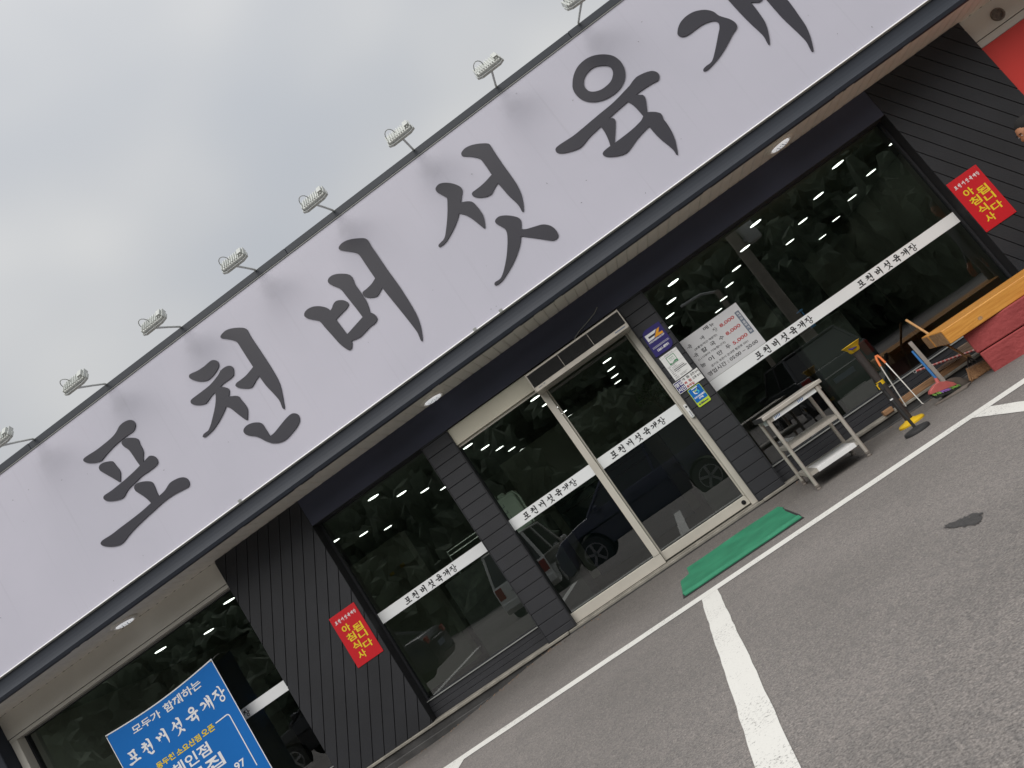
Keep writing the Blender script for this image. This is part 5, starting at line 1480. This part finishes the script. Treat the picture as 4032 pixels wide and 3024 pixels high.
def dustpan():
    loc = (2.62, -1.05, 0.0)
    t = empty('dustpan', loc)
    tag(t, 'grey plastic long handled dustpan lying under the red broom', 'dustpan')
    z = 0.004
    L, Rr = Vector((2.470, -1.01, z)), Vector((2.735, -1.235, z))
    ax = (Rr - L); nrm = Vector((-ax[1], ax[0], 0)).normalized()
    if nrm[1] < 0: nrm = -nrm
    def pt(u, v, h): 
        p = L + ax * u + nrm * v; return (p[0], p[1], gz(p[0], p[1]) + z + h)
    m = MB()
    m.add([pt(0, 0, 0), pt(1, 0, 0), pt(1, 0.0, 0.012), pt(0, 0, 0.012), pt(0.05, 0.20, 0.01), pt(0.95, 0.20, 0.01), pt(0.95, 0.2, 0.0), pt(0.05, 0.2, 0.0)],
          [(3, 2, 5, 4), (0, 3, 4, 7), (1, 6, 5, 2), (0, 1, 2, 3), (0, 7, 6, 1), (4, 5, 6, 7)])
    rel(m, loc).build('pan', M['dust_grey'], t)
    m = MB()
    back = []
    for k in range(9):
        u = k / 8; hgt = 0.03 + 0.10 * math.sin(u * PI) ** 0.6
        back.append((pt(0.05 + 0.9 * u, 0.20 + 0.02 * math.sin(u * PI), 0.008), pt(0.06 + 0.88 * u, 0.17 + 0.0 * math.sin(u * PI), 0.008 + hgt)))
    vs = [p for b in back for p in b]
    m.add(vs, [(2 * i, 2 * i + 2, 2 * i + 3, 2 * i + 1) for i in range(8)])
    m.add([(p[0] + nrm[0] * 0.006, p[1] + nrm[1] * 0.006, p[2]) for p in vs], [(2 * i, 2 * i + 1, 2 * i + 3, 2 * i + 2) for i in range(8)])
    rel(m, loc).build('hood', M['dust_grey'], t)
    m = MB()
    a, b = Vector((2.70, -0.94, 0.105)), Vector((2.842, -0.44, 0.592))
    d = (b - a).normalized(); s = d.cross(Vector((0, 0, 1))).normalized(); u_ = s.cross(d)
    M4 = Matrix(((s[0], d[0], u_[0], 0), (s[1], d[1], u_[1], 0), (s[2], d[2], u_[2], 0), (0, 0, 0, 1)))
    ln = (b - a).length
    m.xform_box((0.034, ln, 0.010), Matrix.Translation(a + (b - a) * 0.5) @ M4)
    m.xform_box((0.007, ln * 0.98, 0.022), Matrix.Translation(a + (b - a) * 0.5 + s * 0.016) @ M4)
    m.xform_box((0.007, ln * 0.98, 0.022), Matrix.Translation(a + (b - a) * 0.5 - s * 0.016) @ M4)
    rel(m, loc).build('handle', M['dust_grey'], t)
dustpan()

def tongs():
    loc = (2.50, -0.3, 0.0)
    t = empty('litter_tongs', loc)
    tag(t, 'long silver litter tongs with an orange handle leaning open against the base boards', 'tongs')
    ap = Vector((2.558, -0.20, 0.655)); h1 = Vector((2.512, -0.25, 0.545)); h2 = Vector((2.575, -0.25, 0.545))
    t1 = Vector((2.444, -0.315, 0.065)); t2 = Vector((2.56, -0.42, 0.01))
    m = MB(); m.tube([h1, h1 * 0.25 + ap * 0.75 + Vector((-0.012, 0, 0)), ap + Vector((-0.006, 0, 0.006)), ap + Vector((0.010, 0, 0.004)), h2 * 0.3 + ap * 0.7 + Vector((0.012, 0, 0)), h2], 0.0125, 10)
    rel(m, loc).build('grip', M['plastic_orange'], t, smooth=True)
    m = MB(); m.tube([h1, t1], [0.0075, 0.006], 8); rel(m, loc).build('rod', M['rod'], t, smooth=True)
    m = MB(); m.tube([h2, t2, t2 + Vector((0.004, -0.02, -0.005))], [0.0075, 0.006, 0.005], 8); rel(m, loc).build('rod', M['rod'], t, smooth=True)
tongs()

def ashtray():
    loc = (2.178, -1.10, gz(2.178, -1.1))
    t = empty('standing_ashtray', loc)
    tag(t, 'standing ashtray with a yellow oval base, brown black post and yellow bowl', 'ashtray')
    m = MB(); m.lathe([(0.130, 0.0), (0.130, 0.016), (0.118, 0.028), (0.060, 0.040), (0.045, 0.050)], (0, 0, 0), 28); m.build('base', M['plastic_yellow'], t, smooth=True)
    m = MB(); m.tube([(0, 0, 0.045), (0.0, 0, 0.86)], 0.037, 18); m.build('post', M['pole_black'], t, smooth=True)
    m = MB(); m.tube([(0, 0, 0.455), (0.0, 0, 0.497)], 0.0385, 18); m.build('collar', M['plastic_yellow'], t)
    m = MB()
    pr = [(0.045, 0.852), (0.056, 0.868), (0.062, 0.895), (0.094, 0.935), (0.098, 0.938), (0.094, 0.939), (0.058, 0.902), (0.050, 0.89), (0.01, 0.888)]
    m.lathe(pr, (0, 0, 0), 28); m.build('bowl', M['plastic_yellow'], t, smooth=True)
    m = MB(); m.xform_box((0.07, 0.05, 0.008), Matrix.Translation((-0.02, -0.065, 0.897)) @ Matrix.Rotation(R(35), 4, 'Z') @ Matrix.Rotation(R(25), 4, 'X')); m.build('wrapper', M['navy'], t)
ashtray()

def chain_post():
    loc = (2.0, -1.75, gz(2, -1.75))
    t = empty('barrier_post', loc)
    tag(t, 'short thin black barrier post with a round base and a yellow belt clip', 'post')
    m = MB(); m.lathe([(0.118, 0.0), (0.120, 0.018), (0.112, 0.030), (0.05, 0.040), (0.024, 0.046)], (0, 0, 0), 28); m.build('base', M['rubber'], t, smooth=True)
    m = MB(); m.tube([(0, 0, 0.04), (-0.012, 0, 0.50)], 0.014, 12); m.build('pole', M['rubber'], t, smooth=True)
    m = MB(); m.tube([(-0.012, 0, 0.46), (-0.012, 0, 0.53)], 0.022, 12); m.build('cap', M['rubber'], t, smooth=True)
    m = MB(); m.box(-0.042, -0.034, -0.018, -0.010, 0.478, 0.527); m.box(-0.034, -0.018, -0.018, -0.010, 0.515, 0.527); m.box(-0.018, -0.011, -0.018, -0.010, 0.487, 0.527); m.build('clip', M['plastic_yellow'], t)
    m = MB(); m.tube([(-0.009, 0, 0.345), (-0.0095, 0, 0.357)], 0.0150, 12); m.build('reflector', M['white'], t)
chain_post()

def lumber(name, label, a, b, w, h, mat, cat='plank', roll=0.0):
    a, b = Vector(a), Vector(b)
    d = (b - a).normalized(); s = d.cross(Vector((0, 0, 1))).normalized(); u_ = s.cross(d)
    M4 = Matrix(((d[0], s[0], u_[0], 0), (d[1], s[1], u_[1], 0), (d[2], s[2], u_[2], 0), (0, 0, 0, 1)))
    m = MB(); m.xform_box(((b - a).length, w, h), Matrix.Identity(4))
    o = m.build(name, mat, bevel=0.004)
    o.matrix_world = Matrix.Translation((a + b) / 2) @ M4 @ Matrix.Rotation(roll, 4, 'X')
    return tag(o, label, cat)
lumber('wooden_plank', 'long weathered orange brown timber lying on the plinth edge under the tools', (2.455, -0.235, 0.128), (3.30, -0.235, 0.128), 0.045, 0.066, M['plank'])
lumber('wooden_stick', 'thin grey brown stick slanting over the long timber behind the dustpan', (2.89, -0.262, 0.178), (3.24, -0.262, 0.19), 0.02, 0.034, M['plank_grey'], 'stick', 0.1)
lumber('wooden_board', 'short brown board stub leaning behind the red blocks', (3.24, -0.24, 0.205), (3.62, -0.24, 0.195), 0.03, 0.10, M['plank_grey'], 'board')
lumber('wood_offcut', 'small square wood offcut on the plinth edge beside the barrier post', (2.225, -0.25, 0.122), (2.335, -0.25, 0.122), 0.07, 0.055, M['plank'], 'offcut')
def striped():
    loc = (2.95, -0.33, 0.2)
    t = empty('striped_pole', loc)
    tag(t, 'thin pink and white taped pole with a ring end leaning along the base boards', 'pole')
    a, b = Vector((2.745, -0.33, 0.305)), Vector((3.42, -0.285, 0.125))
    m = MB(); m.tube([a, b], 0.0125, 10); rel(m, loc).build('tube', M['pink_plastic'], t, smooth=True)
    m = MB()
    for k in range(15):
        u = 0.05 + k * 0.062
        m.tube([a + (b - a) * u, a + (b - a) * (u + 0.026)], 0.0132, 10)
    rel(m, loc).build('tape', M['tape'], t, smooth=True)
    m = MB()
    pts = [a + Vector((-0.016 + 0.014 * math.cos(k * PI / 6), -0.002, 0.004 + 0.014 * math.sin(k * PI / 6))) for k in range(13)]
    m.tube(pts, 0.003, 6); rel(m, loc).build('ring', M['chrome'], t, smooth=True)
striped()
m = MB(); pts = [(1.05 + 0.016 * math.cos(k * PI / 8), -7.0 + 0.012 * math.sin(k * PI / 8), gz(1.05, -7) + 0.004) for k in range(17)]

# fallen leaves and grit along the foot of the wall
rs = random.Random(21)
m = MB()
for k in range(150):
    x = rs.choice((rs.uniform(-4.6, -1.2), rs.uniform(-3.2, -1.6), rs.uniform(1.0, 3.2))); y = -0.30 - abs(rs.gauss(0, 0.10))
    s = rs.uniform(0.006, 0.020); a = rs.uniform(0, 2 * PI)
    z = gz(x, y) + 0.006
    ca, sa = math.cos(a) * s, math.sin(a) * s
    m.add([(x + ca, y + sa, z + rs.uniform(0, 0.006)), (x - sa * 0.5, y + ca * 0.5, z + 0.004), (x - ca, y - sa, z), (x + sa * 0.5, y - ca * 0.5, z + rs.uniform(0, 0.006))], [(0, 1, 2, 3)])
tag(m.build('fallen_leaves', M['plank']), kind='stuff')
m = MB()
for k in range(260):
    x, y = rs.uniform(-4.5, 4.5), rs.uniform(-6.8, -0.5)
    s = rs.uniform(0.002, 0.006); z = gz(x, y) + 0.002
    m.add([(x + s, y, z), (x, y + s, z), (x - s, y, z), (x, y - s, z), (x, y, z + s)], [(0, 1, 4), (1, 2, 4), (2, 3, 4), (3, 0, 4)])
tag(m.build('loose_grit', M['concrete']), kind='stuff')

# ================================================================== THINGS INSIDE, SEEN THROUGH THE GLASS
def counter():
    m = MB(); m.box(-3.05, -1.55, 0.55, 1.25, 0.10, 1.30)
    tag(m.build('counter', M['in_dark'], bevel=0.01), 'dark low counter inside, behind the left window and the tiled column', 'counter')
    loc = (-1.885, 0.92, 1.30)
    t = empty('water_dispenser', loc)
    tag(t, 'off white water dispenser behind the left door leaf, next to the column', 'dispenser')
    m = MB(); m.box(-2.06, -1.72, 0.76, 1.10, 1.302, 1.80); rel(m, loc).build('case', M['cooler'], t, bevel=0.03, seg=3)
    m = MB()
    for k in range(4): m.box(-1.945, -1.905, 0.752, 0.7595, 1.42 + k * 0.085, 1.426 + k * 0.085); m.box(-1.909, -1.905, 0.752, 0.7595, 1.426 + k * 0.085, 1.46 + k * 0.085)
    rel(m, loc).build('groove', M['greyprint'], t)
    m = MB(); m.lathe([(0.05, 1.80), (0.05, 1.84), (0.035, 1.855)], (-1.90, 0.93, 0), 14); m.lathe([(0.03, 1.80), (0.03, 1.87), (0.02, 1.88)], (-2.0, 0.93, 0), 12); rel(m, loc).build('cap', M['cooler'], t, smooth=True)
    m = MB(); m.tube([(-1.70, 0.80, 1.32), (-1.68, 0.80, 1.70), (-1.72, 0.80, 1.79), (-1.80, 0.80, 1.80)], 0.012, 8); rel(m, loc).build('pipe', M['cooler'], t, smooth=True)
    loc = (-2.6, 0.7, 1.30)
    t = empty('tube_rack', loc)
    tag(t, 'polished tube rail standing on the counter behind the left window', 'rack')
    m = MB()
    for x in (-2.835, -2.33): m.tube([(x, 0.7, 1.302), (x, 0.7, 1.635)], 0.008, 8)
    rel(m, loc).build('post', M['chrome'], t, smooth=True)
    for z in (1.622, 1.562):
        m = MB(); m.tube([(-2.833, 0.7, z), (-2.33, 0.7, z)], 0.006, 8); rel(m, loc).build('rail', M['chrome'], t, smooth=True)
counter()

def bonsai():
    loc = (0.43, 1.0, 1.38)
    m = MB(); m.box(0.20, 0.75, 0.75, 1.25, 0.10, 1.378)
    tag(m.build('plant_stand', M['in_dark'], bevel=0.01), 'dark square plant stand behind the right door leaf', 'stand')
    t = empty('potted_tree', loc)
    tag(t, 'small glossy leaved potted tree behind the right door leaf', 'plant')
    m = MB(); m.lathe([(0.07, 0), (0.10, 0.10), (0.11, 0.12), (0.10, 0.12), (0.095, 0.105)], (0, 0, 0.001), 18); m.build('pot', M['rubber'], t, smooth=True)
    rs = random.Random(9)
    tr = MB(); tr.tube([(0.02, 0, 0.10), (0.012, 0, 0.20), (-0.01, 0.0, 0.30), (-0.03, 0, 0.37)], [0.017, 0.014, 0.011, 0.008], 8)
    tips = []
    for k in range(11):
        a = rs.uniform(0, 2 * PI); e = Vector((rs.uniform(0.10, 0.19) * math.cos(a), rs.uniform(0.08, 0.16) * math.sin(a), rs.uniform(0.26, 0.52)))
        s = Vector((-0.01, 0, rs.uniform(0.26, 0.36)))
        tr.tube([s, (s + e) / 2 + Vector((0, 0, 0.02)), e], [0.006, 0.005, 0.003], 5); tips.append(e)
    tr.build('trunk', M['bark'], t, smooth=True)
    lf = MB()
    for k in range(330):
        if rs.random() < 0.6:
            p = rs.choice(tips) + Vector((rs.gauss(0, 0.035), rs.gauss(0, 0.035), rs.gauss(0, 0.035)))
        else:
            a = rs.uniform(0, 2 * PI); v = rs.uniform(-0.35, 1)
            q = math.sqrt(1 - v * v); p = Vector((0.21 * q * math.cos(a), 0.18 * q * math.sin(a), 0.38 + 0.19 * v))
        a = Vector((rs.gauss(0, 1), rs.gauss(0, 1), rs.gauss(0, 1))).normalized() * rs.uniform(0.012, 0.020)
        b = a.orthogonal().normalized() * rs.uniform(0.006, 0.011)
        lf.add([p - a, p + b, p + a, p - b], [(0, 1, 2, 3)])
    o = lf.build('leaves', M['leaf'], t); o['kind'] = 'stuff'
bonsai()

def pump():
    m = MB(); m.box(2.05, 2.65, 0.12, 0.5, 0.10, 1.30)
    tag(m.build('side_table', M['in_dark'], bevel=0.01), 'dark side table just inside the right window', 'table')
    loc = (2.33, 0.2, 1.30)
    t = empty('pump_bottle', loc)
    tag(t, 'blue pump bottle top showing above the white band on the right window', 'bottle')
    m = MB(); m.lathe([(0.035, 0.001), (0.036, 0.12), (0.018, 0.155), (0.014, 0.165)], (0, 0, 0), 14); m.build('bottle', M['blue_plastic'], t, smooth=True)
    m = MB(); m.tube([(0, 0, 0.16), (0, 0, 0.235)], 0.008, 8); m.build('stem', M['blue_plastic'], t)
    m = MB(); m.lathe([(0.012, 0.226), (0.026, 0.232), (0.024, 0.246), (0.010, 0.250)], (0, 0, 0), 14); m.xform_box((0.05, 0.014, 0.012), Matrix.Translation((-0.03, 0, 0.238))); m.build('nozzle', M['blue_plastic'], t, smooth=True)
pump()

def dark_cabinet():
    loc = (-0.9, 3.3, 0.1)
    t = empty('serving_cabinet', loc)
    tag(t, 'dark bluish serving cabinet against the olive wall behind the sliding doors', 'cabinet')
    m = MB(); m.box(-1.7, 0.0, 3.15, 3.68, 0.102, 1.60); rel(m, loc).build('case', M['tv'], t, bevel=0.01)
    for k in range(3):
        m = MB(); m.box(-1.65, -0.05, 3.135, 3.149, 1.20 + k * 0.125, 1.215 + k * 0.125); rel(m, loc).build('ridge', M['car_glass'], t)
dark_cabinet()

# ================================================================== MAN AT THE RIGHT EDGE
def person():
    loc = (4.685, -1.2, gz(4.66, -1.2))
    t = empty('person', loc, PI)
    tag(t, 'dark haired man in a dark jacket looking down, cut off by the right photo edge', 'person')
    V, E_, RAD = [], [], []
    def j(p, r, parent=None):
        V.append(Vector(p)); RAD.append(r if isinstance(r, tuple) else (r, r))
        if parent is not None: E_.append((parent, len(V) - 1))
        return len(V) - 1
    pel = j((0, 0, 0.98), (0.135, 0.115)); sp = j((0, 0, 1.16), (0.135, 0.11), pel); chst = j((0.005, 0, 1.36), (0.16, 0.115), sp)
    nk0 = j((0.0, 0, 1.485), 0.062, chst); nk = j((0.012, 0, 1.54), 0.056, nk0); jaw = j((0.030, 0, 1.60), (0.066, 0.080), nk); br = j((0.024, 0, 1.68), (0.078, 0.092), jaw); tp = j((0.016, 0, 1.735), (0.060, 0.070), br)
    for s in (-1, 1):
        sh = j((0, s * 0.185, 1.43), 0.062, chst); el = j((-0.03, s * 0.245, 1.14), 0.047, sh); wr = j((0.06, s * 0.255, 0.90), 0.030, el)
        pa = j((0.085, s * 0.255, 0.825), (0.022, 0.036), wr)
        for q, (o, ln) in enumerate(((-0.03, 0.070), (-0.010, 0.082), (0.010, 0.078), (0.028, 0.062))):
            k = j((0.10 + o, s * 0.253, 0.775), 0.0095, pa); k2 = j((0.108 + o, s * 0.248, 0.775 - ln * 0.55), 0.0085, k); j((0.102 + o * 0.9, s * 0.240, 0.775 - ln), 0.0075, k2)
        th = j((0.125, s * 0.235, 0.835), 0.011, pa); j((0.140, s * 0.225, 0.785), 0.0085, th)
        hp = j((0, s * 0.095, 0.92), 0.098, pel); kn = j((0.02, s * 0.10, 0.51), 0.062, hp); an = j((-0.02, s * 0.10, 0.10), 0.043, kn)
        hl = j((-0.05, s * 0.10, 0.045), 0.042, an); bl = j((0.09, s * 0.115, 0.040), (0.048, 0.036), an); j((0.17, s * 0.12, 0.034), (0.042, 0.028), bl)
    me = bpy.data.meshes.new('body'); me.from_pydata([tuple(v) for v in V], E_, [])
    ob = bpy.data.objects.new('body', me); COL.objects.link(ob)
    md = ob.modifiers.new('skin', 'SKIN'); md.use_smooth_shade = True
    sl = me.skin_vertices[0].data
    for i, r in enumerate(RAD): sl[i].radius = r
    sl[0].use_root = True
    sb = ob.modifiers.new('sub', 'SUBSURF'); sb.levels = 2; sb.render_levels = 2
    dg = bpy.context.evaluated_depsgraph_get()
    m2 = bpy.data.meshes.new_from_object(ob.evaluated_get(dg))
    bpy.data.objects.remove(ob)
    m2.materials.clear()
    for k in ('skin', 'cloth', 'trouser', 'rubber'): m2.materials.append(M[k])
    # draw the face forward: chin, brow, nose
    for v in m2.vertices:
        x, y, z = v.co
        if z > 1.50 and x > 0.0:
            v.co.x += 0.030 * math.exp(-((z - 1.585) / 0.022) ** 2 - (y / 0.016) ** 2) + 0.008 * math.exp(-((z - 1.65) / 0.016) ** 2) + 0.014 * math.exp(-((z - 1.515) / 0.02) ** 2 - (y / 0.03) ** 2)
    for p in m2.polygons:
        c = p.center
        p.material_index = 0 if (c.z > 1.50 or (c.z < 0.89 and abs(c.y) > 0.20)) else (1 if c.z > 0.93 or abs(c.y) > 0.20 else (2 if c.z > 0.09 else 3))
        p.use_smooth = True
    body = bpy.data.objects.new('body', m2); COL.objects.link(body); body.parent = t
    h = MB()
    vs, fs = [], []
    n, mm = 22, 12
    for a in range(mm + 1):
        th = (PI * 0.62) * a / mm
        for b in range(n):
            ph = 2 * PI * b / n
            ex = 1.0 if math.cos(ph) < 0.2 else 1.0 - 0.34 * (math.cos(ph) - 0.2)
            tt = th * ex
            vs.append((-0.004 + 0.100 * math.sin(tt) * math.cos(ph), 0.082 * math.sin(tt) * math.sin(ph), 1.690 + 0.096 * math.cos(tt)))
    fs = [(a * n + b, a * n + (b + 1) % n, (a + 1) * n + (b + 1) % n, (a + 1) * n + b) for a in range(mm) for b in range(n)]
    h.add(vs, fs); h.build('hair', M['hair'], t, smooth=True)
    for s in (-1, 1):
        q = MB(); q.lathe([(0.002, -0.004), (0.006, 0.0), (0.002, 0.004)], (0.100, s * 0.032, 1.628), 10, mtx=Matrix.Rotation(R(90), 4, 'Y')); q.build('eye', M['white'], t, smooth=True)
        q = MB(); q.xform_box((0.014, 0.034, 0.007), Matrix.Translation((0.106, s * 0.033, 1.650))); q.build('eyebrow', M['hair'], t, bevel=0.002)
        q = MB(); q.lathe([(0.012, -0.008), (0.026, 0.0), (0.010, 0.008)], (0.012, s * 0.079, 1.615), 12, mtx=Matrix.Rotation(R(90), 4, 'X')); q.build('ear', M['skin'], t, smooth=True)
    q = MB(); q.xform_box((0.006, 0.044, 0.008), Matrix.Translation((0.103, 0, 1.548))); q.build('mouth', M['pink_plastic'], t, bevel=0.002)
person()

# ================================================================== CARS AND POLES MIRRORED IN THE GLASS
def wheel(parent, x, y, r, w, side):
    o = MB(); m90 = Matrix.Rotation(R(90), 4, 'X')
    o.lathe([(r * 0.62, -w / 2), (r * 0.95, -w / 2), (r, -w * 0.3), (r, w * 0.3), (r * 0.95, w / 2), (r * 0.62, w / 2)], (x, y, r), 28, mtx=m90)
    wh = o.build('wheel', M['rubber'], parent, smooth=True)
    d = MB(); yy = y + side * (w / 2 + 0.004)
    for k in range(5):
        a = 2 * PI * k / 5 + 0.3
        d.xform_box((r * 0.60, 0.03, r * 0.15), Matrix.Translation((x + 0.32 * r * math.cos(a), yy, r + 0.32 * r * math.sin(a))) @ Matrix.Rotation(-a, 4, 'Y'))
    d.lathe([(r * 0.66, -0.012), (r * 0.66, 0.012), (r * 0.60, 0.014), (r * 0.60, -0.014)], (x, yy, r), 28, mtx=m90)
    d.build('rim', M['rim'], wh)

def car(name, label, loc, rz, scale, paint, kind, cat='car'):
    """Local x forward, y left; origin on the ground below the middle of the car."""
    t = empty(name, loc, rz); t.scale = (scale,) * 3
    tag(t, label, cat)
    if kind == 'suv':
        L0, L1, hw, zr = -2.25, 2.12, 0.92, 1.68
        prof = [(-2.25, 0.42), (-2.22, 0.80), (-2.12, 1.02), (-1.9, 1.08), (0.85, 1.05), (1.35, 1.02), (1.85, 0.92), (2.05, 0.78), (2.12, 0.50), (2.08, 0.30)]
        cab0 = [(-2.05, 1.06), (1.12, 1.05)]; cab1 = [(-1.62, zr), (0.25, zr)]
        wx = (-1.37, 1.36); wr = 0.355
    elif kind == 'van':
        L0, L1, hw, zr = -2.45, 2.35, 0.88, 1.95
        prof = [(-2.45, 0.40), (-2.44, 1.02), (-2.38, 1.08), (1.55, 1.05), (2.10, 0.98), (2.32, 0.78), (2.35, 0.40)]
        cab0 = [(-2.40, 1.06), (1.95, 1.03)]; cab1 = [(-2.22, zr), (0.95, zr)]
        wx = (-1.45, 1.45); wr = 0.33
    else:
        L0, L1, hw, zr = -2.30, 2.30, 0.90, 1.46
        prof = [(-2.30, 0.38), (-2.28, 0.82), (-2.15, 0.98), (-1.6, 1.02), (0.85, 0.98), (1.8, 0.86), (2.22, 0.70), (2.30, 0.40)]
        cab0 = [(-1.85, 1.0), (1.12, 0.97)]; cab1 = [(-1.15, zr), (0.20, zr)]
        wx = (-1.38, 1.36); wr = 0.325
    # lower body with wheel arches
    bot = []
    z0 = 0.24
    for x in sorted(wx, reverse=True):
        for k in range(9):
            a = PI * k / 8
            bot.append((x + (wr + 0.06) * math.cos(a), max(z0, wr + (wr + 0.06) * math.sin(a))))
    poly = prof + [(L1 - 0.12, z0)] + bot + [(L0 + 0.1, z0)]
    m = MB(); m.loops_xz([poly], -hw, 2 * hw)
    b = m.build('body', paint, t, bevel=0.03, seg=2, smooth=True)
    # cabin: tapered glasshouse with a painted roof
    hi = hw - 0.05; hr = hw - 0.22
    g = MB()
    vs = [(cab0[0][0], -hi, cab0[0][1] - 0.02), (cab0[1][0], -hi, cab0[1][1] - 0.02), (cab0[1][0], hi, cab0[1][1] - 0.02), (cab0[0][0], hi, cab0[0][1] - 0.02),
          (cab1[0][0], -hr, cab1[0][1] - 0.03), (cab1[1][0], -hr, cab1[1][1] - 0.03), (cab1[1][0], hr, cab1[1][1] - 0.03), (cab1[0][0], hr, cab1[0][1] - 0.03)]
    g.add(vs, [(0, 3, 2, 1), (4, 5, 6, 7), (0, 1, 5, 4), (1, 2, 6, 5), (2, 3, 7, 6), (3, 0, 4, 7)])
    g.build('window_glass', M['car_glass'], t, bevel=0.02)
    r_ = MB(); r_.box(cab1[0][0] - 0.05, cab1[1][0] + 0.06, -hr - 0.03, hr + 0.03, zr - 0.045, zr); r_.build('roof', paint, t, bevel=0.03, seg=2)
    p = MB()
    for s in (-1, 1):
        for (xa, xb, rr) in ((cab0[0][0] + 0.03, cab1[0][0] + 0.02, 0.05), (cab0[1][0] - 0.02, cab1[1][0] - 0.0, 0.035), ((cab0[0][0] + cab0[1][0]) / 2 - 0.05, (cab1[0][0] + cab1[1][0]) / 2 + 0.05, 0.03)):
            p.tube([(xa, s * hi, cab0[0][1] - 0.02), (xb, s * (hr + 0.005), zr - 0.03)], rr, 6)
        p.tube([(cab0[0][0], s * (hi + 0.01), cab0[0][1]), (cab0[1][0], s * (hi + 0.01), cab0[1][1])], 0.018, 6)
    p.build('pillar', paint, t, smooth=True)
    for s in (-1, 1):
        for x in wx: wheel(t, x, s * (hw - 0.10), wr, 0.22, s)
        m = MB(); m.xform_box((0.10, 0.32, 0.14), Matrix.Translation((L1 - 0.10, s * (hw - 0.20), 0.72))); m.build('headlight', M['headlamp'], t, bevel=0.02)
        m = MB(); m.xform_box((0.07, 0.22, 0.34 if kind != 'car' else 0.16), Matrix.Translation((L0 + 0.03, s * (hw - 0.14), 0.84))); m.build('tail_light', M['tail'], t, bevel=0.02)
        m = MB(); m.xform_box((0.10, 0.20, 0.13), Matrix.Translation((cab0[1][0] - 0.28, s * (hw + 0.10), 1.10))); m.build('mirror', paint, t, bevel=0.03)
        for x in (-0.62, 0.42):
            m = MB(); m.xform_box((0.17, 0.03, 0.028), Matrix.Translation((x - 0.35, s * (hw + 0.01), 0.93))); m.build('door_handle', M['chrome'] if kind == 'van' else paint, t)
    m = MB(); m.box(L0 - 0.012, L0 + 0.02, -0.26, 0.26, 0.56, 0.68); m.build('number_plate', M['greyprint'], t)
    m = MB(); m.box(L0 - 0.02, L0 + 0.02, -0.42, 0.42, 0.765, 0.79); m.build('chrome_strip', M['chrome'], t)
    if kind == 'van':
        m = MB(); m.xform_box((0.02, 1.3, 0.55), Matrix.Translation((L0 + 0.115, 0, 1.46)) @ Matrix.Rotation(R(14), 4, 'Y')); m.build('rear_window', M['car_glass'], t, bevel=0.03)
        m = MB(); m.box(L0 - 0.05, L0 + 0.1, -0.86, 0.86, 0.36, 0.58); m.build('bumper', paint, t, bevel=0.03)
    return t
car('parked_suv', 'dark navy SUV parked side on across the bays, mirrored in the glass doors', (-0.80, -10.58, gz(-0.8, -10.5)), PI, 1.15, M['car_navy'], 'suv')
car('parked_van', 'pale van seen from behind, mirrored in the left door leaf and window', (-5.35, -17.6, gz(-5.3, -17)), R(-90), 1.12, M['car_white'], 'van', 'van')
car('parked_car', 'black car with its rear towards the restaurant, mirrored in the right window', (4.75, -14.2, gz(4.7, -14)), R(-96), 1.12, M['car_black'], 'suv')
car('parked_car', 'black saloon parked side on at the left, mirrored in the left windows', (-9.4, -9.9, gz(-9.4, -10)), R(176), 1.12, M['car_black'], 'car')

def pole():
    x, y = 6.3, -17.5
    z = gz(x, y)
    t = empty('utility_pole', (x, y, z))
    tag(t, 'tall pale concrete utility pole with a transformer, mirrored in the right window', 'pole')
    m = MB(); m.tube([(0, 0, 0), (0, 0, 10.5)], [0.24, 0.16], 14); m.build('shaft', M['pole_concrete'], t, smooth=True)
    for zz_ in (9.6, 8.9):
        m = MB(); m.box(-0.9, 0.9, -0.22, -0.13, zz_, zz_ + 0.09); m.build('crossarm', M['flood'], t)
    m = MB(); m.lathe([(0.26, 5.6), (0.28, 5.65), (0.28, 6.45), (0.24, 6.52)], (0.52, 0, 0), 18); m.build('transformer', M['flood'], t, smooth=True)
    m = MB(); m.box(0.1, 0.3, -0.06, 0.06, 5.75, 5.83); m.box(0.1, 0.3, -0.06, 0.06, 6.2, 6.28); m.build('bracket', M['flood'], t)
    t = empty('street_sign_pole', (5.1, -19.0, gz(5.1, -19)))
    tag(t, 'thin grey steel pole beside the utility pole, mirrored in the right window', 'pole')
    m = MB(); m.tube([(0, 0, 0), (0, 0, 5.2)], 0.09, 10); m.build('shaft', M['pole_concrete'], t, smooth=True)
    m = MB(); m.tube([(0, 0, 5.15), (-0.5, 0, 5.4), (-1.3, 0, 5.45)], 0.05, 8); m.build('arm', M['flood'], t, smooth=True)
pole()

# ================================================================== NEIGHBOUR AT THE FAR LEFT
def house():
    loc = (-13.0, 3.0, 0)
    t = empty('neighbour_house', loc)
    tag(t, 'cream sided small building at the far lower left beyond the dark post', 'building')
    m = MB(); m.box(-17, -10.45, 1.62, 6.0, -0.1, 3.35); rel(m, loc).build('wall', M['siding'], t)
    for k in range(20):
        z = 0.05 + k * 0.165
        m = MB(); m.add([(-17, 1.60, z), (-10.43, 1.60, z), (-10.43, 1.585, z), (-17, 1.585, z), (-17, 1.60, z + 0.163), (-10.43, 1.60, z + 0.163), (-10.43, 1.598, z + 0.163), (-17, 1.598, z + 0.163)],
                        [(0, 1, 2, 3), (4, 7, 6, 5), (3, 2, 6, 7), (0, 4, 5, 1), (1, 5, 6, 2), (0, 3, 7, 4)])
        rel(m, loc).build('siding_board', M['siding'], t)
    m = MB(); m.box(-17.2, -10.25, 1.4, 6.2, 3.36, 3.5); rel(m, loc).build('roof', M['roof'], t)
house()
